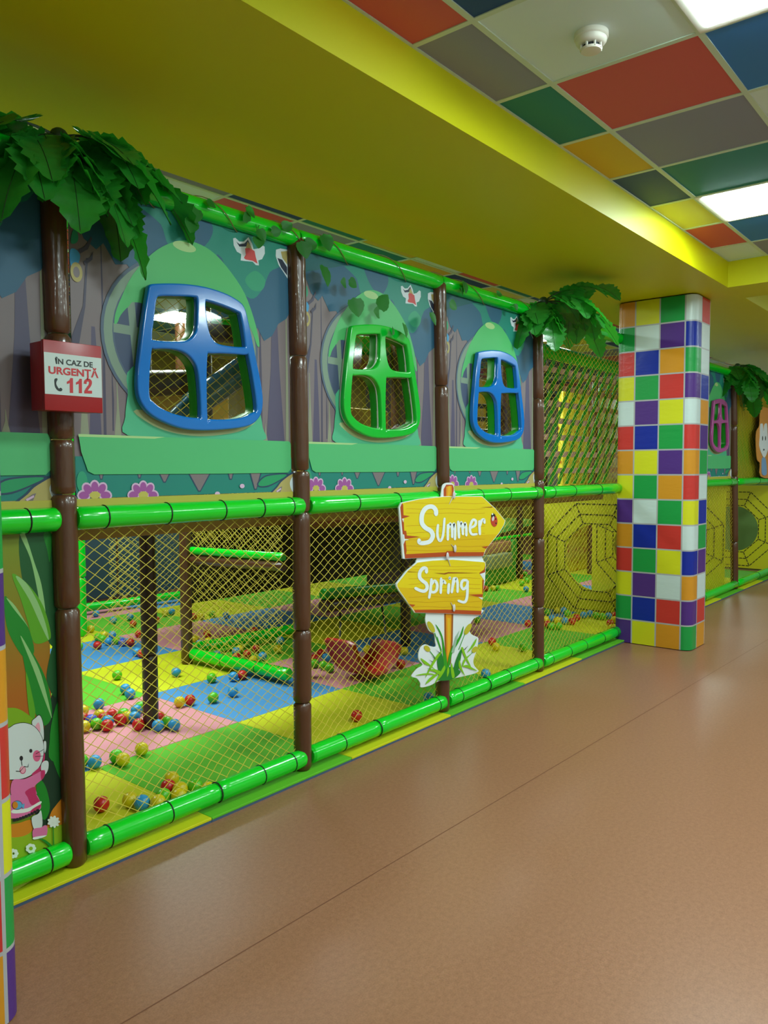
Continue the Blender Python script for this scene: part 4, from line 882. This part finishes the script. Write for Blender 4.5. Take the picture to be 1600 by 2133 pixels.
# soft green steps and ramp on the right
t = thing('soft_steps', 'soft green play steps with pinkish tread behind the right-hand net', 'steps', (8.75, 5.5, zf))
SG = mat('step_green', (60, 150, 44), .5); ST = mat('step_tan', (176, 120, 84), .5); SGR = mat('step_grey', (134, 140, 100), .5)
b = MB(); b.rbox((8.38, 5.2, zf), (9.1, 6.2, .30), SG, .02); b.build('lower_block', t); b = MB(); b.rbox((8.35, 5.12, .24), (8.86, 6.1, .42), SGR, .015); b.build('riser', t)
b = MB(); b.rbox((8.38, 5.22, .42), (9.0, 6.2, .56), ST, .015); b.build('tread', t); b = MB(); b.rbox((9.0, 5.2, .3), (9.12, 6.2, .57), SG, .015); b.build('side_cheek', t)
t = thing('ramp', 'pale green padded ramp above the soft steps', 'ramp', (8.7, 5.4, .6))
b = MB(); b.add([(8.3, 5.3, .62), (9.7, 5.3, .72), (9.7, 5.3, .80), (8.3, 5.3, .66), (8.3, 6, .62), (9.7, 6, .72), (9.7, 6, .80), (8.3, 6, .66)], [(0, 1, 2, 3), (7, 6, 5, 4), (3, 2, 6, 7), (0, 4, 5, 1), (1, 5, 6, 2), (0, 3, 7, 4)], mat('ramp_green', (110, 190, 90), .5)); b.build('slope', t, smooth=False)
rail((8.3, 5.25, .60), (9.7, 5.25, .60), 'thin green rail under the ramp edge', r=.02)

# spider web panels across the passage
WEBY = mat('web_panel_vinyl', (196, 190, 16), .5, .4, bump=.1, bscale=4); ROPE = mat('black_rope', (28, 24, 18), .7)
def web(X, label, y0=2.80, y1=3.96, z0=zf, z1=1.24, cy=3.36, cz=.6):
    t = thing('web_panel', label, 'play panel', (X, (y0+y1)/2, z0), 'spider web crawl-through panels')
    fr_ = lambda x, y, z: (X-z, x, y)
    me = plate([(y0, z0), (y1, z0), (y1, z1), (y0, z1)], [ellipse(cy, cz, .335, .335, 40)], .012, .001)
    b = MB(); b.mesh(me, fr_, WEBY); b.build('sheet', t, smooth=False)
    b = MB(); rings = [.37, .47, .585]
    def vert(r, k): a = math.pi/8+k*math.pi/4; return Vector((X-.009, cy+r*math.cos(a), cz+r*math.sin(a)))
    def dash(p, q):
        L = (q-p).length; n_ = max(2, int(L/.05))
        for i in range(n_): b.tube([p+(q-p)*((i+.08)/n_), p+(q-p)*((i+.82)/n_)], .0055, ROPE, 5)
    for k in range(8):
        for r in rings: dash(vert(r, k), vert(r, k+1))
        dash(vert(rings[0], k), vert(rings[2], k))
    b.build('rope_web', t); return t
web(7.478, 'yellow panel with black rope spider web between the net and chequered pillar')
web(8.7, 'yellow spider web panel seen through the round hole of another', cz=.62)
web(9.878, 'yellow spider web panel showing just past the chequered pillar')
web(12.278, 'yellow spider web panel with a clear round hole past the pink window')
b = MB(); b.rbox((13.6, 2.8, .022), (13.7, 5.2, 1.3), mat('pale_green_pad', (120, 160, 84), .6), .02); tag(b.build('wall_pad', loc=(13.65, 4, .022)), 'pale green pad seen through the far round web hole', 'wall pad')
post((9.95, 3.99, zf), [(9.95, 3.99, 2.8)], 'dark brown padded post behind the far spider web panel', m_=BROWND, joints=(1.3,))

# climbing straps
t = thing('climbing_net', 'climbing frame of green slanting straps and pink crossbars above the mid rail', 'climbing net', (8.3, 3.94, 1.33))
STR = mat('green_strap', (30, 170, 30), .6); PST = mat('pink_strap', (222, 170, 164), .7)
b = MB(); sleeve(b, (7.3, 3.94, 2.72), (9.4, 3.94, 2.72), .075, GREENV, 16); b.build('top_rail', t)
for k in range(7):
    z = 2.545-.178*k; b = MB(); b.box((7.3, 3.935, z-.03), (9.4, 3.94, z+.03), PST); b.build('crossbar', t, smooth=False)
for k in range(16):
    x = 6.0+.195*k; b = MB(); q = []
    x0, z0, x1, z1 = x, 1.33, x+1.08, 2.68
    if x0 < 7.3: z0 += (7.3-x0)/(x1-x0)*(z1-z0); x0 = 7.3
    if x1 > 9.4: z1 -= (x1-9.4)/(x1-x)*(z1-1.33); x1 = 9.4
    if x1 <= x0+.02: continue
    b.add([(x0-.04, 3.93, z0), (x0+.04, 3.93, z0), (x1+.04, 3.93, z1), (x1-.04, 3.93, z1), (x0-.04, 3.927, z0), (x0+.04, 3.927, z0), (x1+.04, 3.927, z1), (x1-.04, 3.927, z1)], [(3, 2, 1, 0), (4, 5, 6, 7), (0, 1, 5, 4), (2, 3, 7, 6), (1, 2, 6, 5), (3, 0, 4, 7)], STR); b.build('strap', t, smooth=False)
# sunny printed pad glowing behind the straps
def honey():
    M = mat('honeycomb_print', (250, 190, 30), .3, .5, .3); nt = M.node_tree; bs = nt.nodes['Principled BSDF']
    tc = nt.nodes.new('ShaderNodeTexCoord'); v = nt.nodes.new('ShaderNodeTexVoronoi'); v.inputs['Scale'].default_value = 11; cr = nt.nodes.new('ShaderNodeValToRGB')
    cr.color_ramp.elements[0].color = lin((200, 90, 10)); cr.color_ramp.elements[1].color = lin((255, 226, 60)); cr.color_ramp.elements[0].position = .12; cr.color_ramp.elements[1].position = .4
    nt.links.new(tc.outputs['Object'], v.inputs['Vector']); nt.links.new(v.outputs['Distance'], cr.inputs[0]); nt.links.new(cr.outputs[0], bs.inputs['Base Color']); return M
b = MB(); b.rbox((10.0, 5.0, .022), (12.6, 5.08, 2.62), honey(), .02); tag(b.build('printed_pad', loc=(11.2, 5.04, 1.3)), 'bright orange and yellow patterned pad behind the climbing straps', 'wall pad')
A = onY(1236, 900, 4.7); post((A.x, A.y, zf), [(A.x, A.y, 2.7)], 'brown upper post before the bright patterned pad', m_=BROWNV, r=.07)
b = MB(); b.box((7.4, 6.25, .022), (10.2, 6.35, 2.75), mat('strap_shade_sheet', (34, 24, 12), .8)); tag(b.build('wall_pad', smooth=False, loc=(8.6, 5.45, 1.25)), 'dark sheet standing for the shade behind the climbing straps', 'wall pad')  # dark backdrop added, its colour stands for the shade behind the straps

# far right: leafy print and rabbit cut-out
LP = ramp_mat('print_leaf_yellow', [(0, (150, 136, 10)), (.3, (96, 150, 16)), (.6, (140, 140, 14)), (1, (176, 150, 20))], 2, 0, 1.2)
b = MB(); b.box((9.95, WY+.035, 1.30), (13.2, WY+.05, 2.55), LP); tag(b.build('leaf_panel', loc=(11.5, WY+.04, 1.31), smooth=False), 'yellow and green printed panel behind the rabbit cut-out', 'printed panel')
t = thing('rabbit_cutout', 'white long-eared rabbit cut-out on an orange board past the pink window', 'cut-out figure', (11.05, WY-.06, 1.38))
def RB(pts): return [(p.x, p.z) for p in (onY(1460+x/8.207, 740+y/8.207, WY-.06) for x, y in pts)]
def rsheet(name, pts, w0, m_, par=t, th=.008):
    me = plate(RB(crom(pts, 3)), [], th, .001); b = MB(); b.mesh(me, lambda x, y, z: (x, WY-.06-w0-z, y), m_); return b.build(name, par, angle=30)
rsheet('board', [(1010, 1000), (1040, 900), (1120, 900), (1260, 1000), (1300, 1700), (1250, 2070), (1020, 2070), (1010, 1850), (960, 1780), (940, 1500), (950, 1300), (1000, 1200)], 0, mat('orange_board', (206, 140, 60), .5))
hd = rsheet('head', [(1005, 1200), (1020, 1170), (1045, 1180), (1060, 1330), (1075, 1200), (1100, 1165), (1120, 1190), (1130, 1400), (1140, 1560), (1110, 1690), (1070, 1750), (1030, 1690), (990, 1560), (1000, 1400)], .007, sg['white'])
b = MB(); f_ = wallframe(WY-.0718)
for pts in (ellipse(1040, 1420, 8, 40), ellipse(1090, 1420, 8, 40), ellipse(1062, 1615, 12, 16)): b.flat(RB(pts), f_, 0, sg['ink'])
b.build('face', hd, smooth=False)
rsheet('blue_clothes', [(1040, 1760), (1090, 1760), (1110, 1900), (1110, 2040), (1040, 2040), (1030, 1900)], .007, mat('rabbit_blue', (120, 160, 200), .5))
b = MB(); p_ = RB([(1040, 910)])[0]; b.tube([(p_[0], WY-.065, p_[1]), (p_[0]-.02, WY-.05, p_[1]+.2), (p_[0], WY-.04, ZTOP)], .003, BLACKC, 5); b.build('hanging_cord', t)

# ------------------------------------------------------------------ balls
BC = {'red': (196, 34, 26), 'blue': (50, 146, 196), 'green': (92, 190, 24), 'yellow': (214, 190, 14), 'violet': (70, 84, 184)}
BMAT = {k: mat('ball_'+k, c, .32, .5) for k, c in BC.items()}
BALLME = {}
def ball_mesh(c):
    if c not in BALLME:
        b = MB(); b.sphere((0, 0, 0), .0345, BMAT[c], 20, 14)
        b.tube([(.0345*math.cos(a), .0345*math.sin(a), 0) for a in [2*math.pi*i/24 for i in range(24)]], .0006, BMAT[c], 4, closed=True)
        o = b.build('play_ball'); BALLME[c] = o.data; bpy.data.objects.remove(o)
    return BALLME[c]
R_, B_, G_, Y_, V_ = 'red', 'blue', 'green', 'yellow', 'violet'
CL = {
 'in the line left of the dark inner post': [(173, 1480, Y_), (172, 1497, R_), (177, 1513, Y_), (186, 1497, V_), (201, 1508, G_), (212, 1490, Y_), (216, 1496, R_), (223, 1511, R_), (227, 1491, R_), (231, 1501, B_), (242, 1488, G_), (251, 1499, R_), (269, 1493, Y_), (284, 1480, B_), (280, 1494, B_), (291, 1474, G_), (288, 1509, R_)],
 'at the foot of the dark inner post': [(329, 1511, B_), (344, 1508, G_), (363, 1510, B_), (331, 1493, R_)],
 'on the far edge of the back blue mat': [(203, 1344, R_), (226, 1336, B_), (234, 1322, B_), (204, 1327, G_), (213, 1331, G_), (217, 1323, Y_), (242, 1334, G_), (255, 1338, V_), (272, 1338, R_), (289, 1320, R_), (285, 1358, B_), (295, 1361, R_), (164, 1346, G_)],
 'on the yellow mat behind the first net': [(244, 1406, G_), (261, 1435, B_), (271, 1445, B_), (206, 1466, B_), (367, 1400, B_)],
 'on the blue mat beside the dark post': [(375, 1462, Y_), (396, 1458, R_), (441, 1412, G_), (488, 1409, B_), (505, 1406, R_), (444, 1453, G_), (485, 1441, B_)],
 'on the front green mat close to the first post': [(295, 1560, Y_), (242, 1575, G_), (252, 1580, Y_), (197, 1587, B_), (174, 1586, G_)],
 'piled against the nearest bottom rail': [(211, 1675, R_), (271, 1666, Y_), (296, 1672, B_), (330, 1670, Y_), (340, 1658, G_), (350, 1639, R_), (358, 1622, Y_), (377, 1642, Y_), (370, 1658, Y_), (407, 1638, G_), (434, 1644, Y_)],
 'far back before the dark wall pad': [(358, 1274, B_), (344, 1277, Y_), (271, 1285, B_), (236, 1292, B_), (277, 1299, R_), (326, 1291, R_), (200, 1278, B_), (189, 1310, Y_)],
 'beyond the low pen': [(404, 1284, R_), (419, 1284, Y_), (442, 1279, G_), (471, 1281, B_), (556, 1303, B_), (432, 1320, R_), (531, 1314, R_), (416, 1341, B_), (406, 1331, Y_), (434, 1336, Y_)],
 'inside the low green pen': [(492, 1357, B_), (499, 1352, Y_), (533, 1351, R_), (515, 1362, R_), (547, 1367, B_), (578, 1352, Y_), (584, 1334, B_), (528, 1375, Y_), (492, 1369, R_), (452, 1364, B_)],
 'around the red swing': [(674, 1386, G_), (687, 1391, G_), (655, 1372, R_), (669, 1361, R_), (655, 1382, G_), (679, 1370, B_), (765, 1353, Y_), (842, 1356, Y_), (826, 1354, G_), (835, 1383, R_)],
 'lying near the bottom rail by the arrow sign': [(743, 1491, R_), (893, 1453, B_), (1012, 1403, B_)],
 'on the mats right of the arrow sign': [(994, 1291, G_), (1025, 1336, R_), (1033, 1347, Y_), (1090, 1348, G_), (1100, 1298, R_), (1012, 1226, R_), (1028, 1225, Y_), (1036, 1224, G_), (1096, 1227, B_), (1087, 1215, G_), (1098, 1209, G_), (1085, 1200, R_), (1094, 1195, G_)],
 'along the foot of the spider web panel': [(1139, 1275, G_), (1161, 1271, Y_), (1174, 1271, B_), (1182, 1277, G_), (1137, 1290, Y_), (1140, 1300, R_), (1149, 1304, G_), (1163, 1304, G_), (1162, 1292, Y_), (1178, 1293, B_), (1192, 1294, R_), (1202, 1286, R_), (1216, 1281, B_), (1229, 1278, B_), (1242, 1282, G_), (1256, 1283, G_), (1269, 1283, B_), (1280, 1282, R_), (1280, 1291, Y_), (1271, 1298, R_), (1274, 1308, Y_), (1150, 1288, B_)],
}
placed = []
for ci, (phrase, lst) in enumerate(CL.items()):
    for c in BC:
        same = sorted([q for q in lst if q[2] == c])
        for k, (px_, py_, _) in enumerate(same):
            p = onZ(px_, py_, MATZ+.0345)
            if p.y < WY+.09: p = p*((WY+.09)/p.y); p.z = MATZ+.0345
            for _it in range(6):
                for q in placed:
                    d = p-q
                    if d.length < .0685:
                        if d.length < 1e-4: d = Vector((.01, .01, 0))
                        p = q+d.normalized()*.0692; p.z = MATZ+.0345
            placed.append(p.copy())
            o = bpy.data.objects.new('play_ball', ball_mesh(c)); COL.objects.link(o); o.location = p; o.rotation_euler = (random.uniform(0, 3), random.uniform(0, 3), 0)
            if len(same) == 1: lb = 'the only %s plastic ball %s' % (c, phrase)
            else: lb = '%s plastic ball, %s from left, %s' % (c, ORD[k], phrase)
            tag(o, lb, 'ball', 'plastic play balls '+phrase)

# ------------------------------------------------------------------ palm leaves and ivy
LEAFD = mat('palm_leaf', (40, 134, 44), .34, .5, .15, .12, 60, .2, 12); LEAFL = mat('ivy_leaf', (34, 116, 34), .5, .4); STEM = mat('leaf_stem', (26, 56, 22), .5)
def translucent(M, rgb, k):
    nt = M.node_tree; out = nt.nodes['Material Output']; src = out.inputs[0].links[0].from_socket
    t = nt.nodes.new('ShaderNodeBsdfTranslucent'); t.inputs[0].default_value = lin(rgb); mx = nt.nodes.new('ShaderNodeMixShader'); mx.inputs[0].default_value = k
    nt.links.new(src, mx.inputs[1]); nt.links.new(t.outputs[0], mx.inputs[2]); nt.links.new(mx.outputs[0], out.inputs[0])
translucent(LEAFD, (60, 190, 50), .35); translucent(LEAFL, (60, 170, 50), .3)
def leaf_blade(b, base, d, nrm, L, Wd, m_, droop=.3, n=16, teeth=.16, heart=False):
    """a broad toothed leaf folded along its midrib"""
    d = Vector(d).normalized(); side = d.cross(Vector(nrm)).normalized(); up = side.cross(d).normalized(); rows = []
    base = Vector(base); pos = base.copy(); cur = d.copy()
    for i in range(n+1):
        t_ = i/n
        if heart: w_ = Wd*(max(0, math.sin(math.pi*min(1, t_*.86+.14)))**.8)*(1-.25*t_)
        else: w_ = Wd*(math.sin(math.pi*min(1, .04+.96*t_)**.82))**.72
        tooth = 1+teeth*((i % 2)*2-1) if 0 < i < n else 1
        fold = .18
        rw = []
        for s_ in (-1, -.55, 0, .55, 1):
            ww = w_*s_*(tooth if abs(s_) == 1 else 1); back = -.10*L*abs(s_) if not heart else (.14*L*abs(s_) if i == 0 else 0)
            rw.append(pos+side*ww+up*(abs(ww)*fold+(.006 if heart else .018)*L*math.sin(i*1.9)*abs(s_))-cur*(-back if heart else -back*0)*1.0)
        rows.append(rw)
        cur = (cur+Vector((0, 0, -1))*(droop/n)).normalized(); pos = pos+cur*(L/n)
    vs_ = [p for rw in rows for p in rw]
    b.add(vs_, [(i*5+j, i*5+j+1, i*5+6+j, i*5+5+j) for i in range(n) for j in range(4)], m_)
    return [rw[2] for rw in rows]
def frond(t, c, az, el, L, size, seed, droop=1.0):
    rnd = random.Random(seed); b = MB(); d = Vector((math.cos(az)*math.cos(el), math.sin(az)*math.cos(el), math.sin(el))); p = Vector(c); n = 9; pts = [p.copy()]
    for i in range(n): d = (d+Vector((0, 0, -droop/n))).normalized(); p = p+d*(L/n); pts.append(p.copy())
    b.tube(pts, [.006-.0045*i/n for i in range(n+1)], STEM, 5)
    for i in (3, 5, 7):
        dd = (pts[i+1]-pts[i-1]).normalized(); sd = dd.cross(Vector((0, 0, 1))).normalized()
        for s_ in (-1, 1):
            ld = dd*.75+sd*s_*.7+Vector((0, 0, -.25+rnd.uniform(-.2, .2)))
            mid = leaf_blade(b, pts[i], ld, Vector((0, 0, 1)), size*rnd.uniform(.85, 1.1), size*.36, LEAFD, rnd.uniform(.4, 1.0), 14, .12)
            b.tube([q+Vector((0, 0, .001)) for q in mid], .0016, STEM, 4)
    mid = leaf_blade(b, pts[-1], pts[-1]-pts[-2], Vector((0, 0, 1)), size*1.1, size*.38, LEAFD, .7, 14, .12); b.tube(mid, .0016, STEM, 4)
    b.build('frond', t)
def crown(c, label, spec, size):
    t = thing('palm_crown', label, 'artificial palm', c, 'artificial palm crowns on the post tops')
    for i, (az, el, L, dr) in enumerate(spec): frond(t, c, math.radians(az), math.radians(el), L, size, i*3+len(label), dr)
    b = MB(); b.sphere(c, .035, STEM, 12, 8); b.build('hub', t)
c0 = (TOPX[0]+.015, WY-.03, 2.69)
crown(c0, 'dark green artificial palm leaves on top of the nearest post', [(2, 24, .42, 1.0), (-18, -12, .30, 1.3), (-60, -5, .22, 1.4), (-105, -5, .22, 1.4), (-150, 0, .28, 1.2), (175, 22, .36, 1.0), (40, 20, .28, 1.2), (-40, 25, .25, 1.3), (140, 20, .3, 1.2)], .25)
c3 = (TOPX[3]+.0, WY-.05, 2.68)
crown(c3, 'artificial palm leaves on the post beside the climbing net', [(-25, 38, .5, .7), (-12, 12, .55, .9), (-45, 12, .42, .9), (-75, 25, .3, 1.0), (-130, -25, .2, 1.0), (175, 0, .26, 1.2), (10, 20, .5, .9)], .23)
crown((TOPX[7]+.0, WY-.05, 2.69), 'artificial palm leaves on the far post beside the pink window', [(-20, 20, .5, 1.0), (-5, 0, .6, 1.2), (0, 20, .7, 1.0), (-60, 10, .35, 1.2), (-140, 0, .35, 1.3), (170, 10, .3, 1.3), (-35, 0, .5, 1.2), (15, 0, .6, 1.2)], .26)
def ivy(x0, x1, leaves, label, loops):
    t = thing('ivy_garland', label, 'ivy garland', (x0, WY, ZTOP), 'artificial ivy on the top rail')
    b = MB(); n = 60; b.tube([(x0+(x1-x0)*i/n, WY+.049*math.cos(loops*2*math.pi*i/n), ZTOP+.049*math.sin(loops*2*math.pi*i/n)) for i in range(n+1)], .0022, mat('ivy_wire', (120, 106, 60), .5), 5); b.build('vine_stem', t)
    for i, (px_, py_, s_, a) in enumerate(leaves):
        p = onY(px_, py_, WY-.065); b = MB(); a = math.radians(a); rnd = random.Random(i+len(label))
        d = Vector((math.cos(a), -.25, math.sin(a))); mid = leaf_blade(b, p-d.normalized()*s_*.5, d, Vector((rnd.uniform(-.4, .4), -1, rnd.uniform(-.1, .5))), s_, s_*.52, LEAFL, .2, 10, .03, True)
        if p.z > 2.5: b.tube([p-d.normalized()*s_*.5, Vector((p.x+.005, WY-.045, max(p.z, ZTOP-.01)))], .0014, STEM, 4)
        b.build('leaf', t)
ivy(TOPX[0]+.1, TOPX[1], [(406, 448, .075, -100), (398, 470, .07, -110), (522, 442, .06, -40), (513, 452, .05, 110), (545, 490, .065, -60), (538, 505, .06, -100), (575, 481, .055, 20), (598, 470, .06, 40), (345, 385, .05, 80), (440, 425, .05, -20)], 'ivy on the top rail over the big blue window', 2.6)
ivy(TOPX[1], TOPX[2], [(634, 520, .09, -80), (648, 508, .07, 20), (681, 505, .09, -75), (677, 574, .115, -80), (715, 588, .06, 175), (735, 590, .06, -25), (742, 640, .105, -80), (797, 628, .10, 60), (784, 650, .07, 170), (843, 688, .09, -85), (902, 664, .085, -60), (818, 690, .05, -120)], 'hanging ivy strands before the green window', 2.4)
ivy(TOPX[2], TOPX[3], [(968, 598, .085, -90), (962, 606, .06, 140), (944, 636, .07, -20), (1040, 612, .05, 10), (1075, 640, .05, -60)], 'sparse ivy over the small blue window', 1.8)
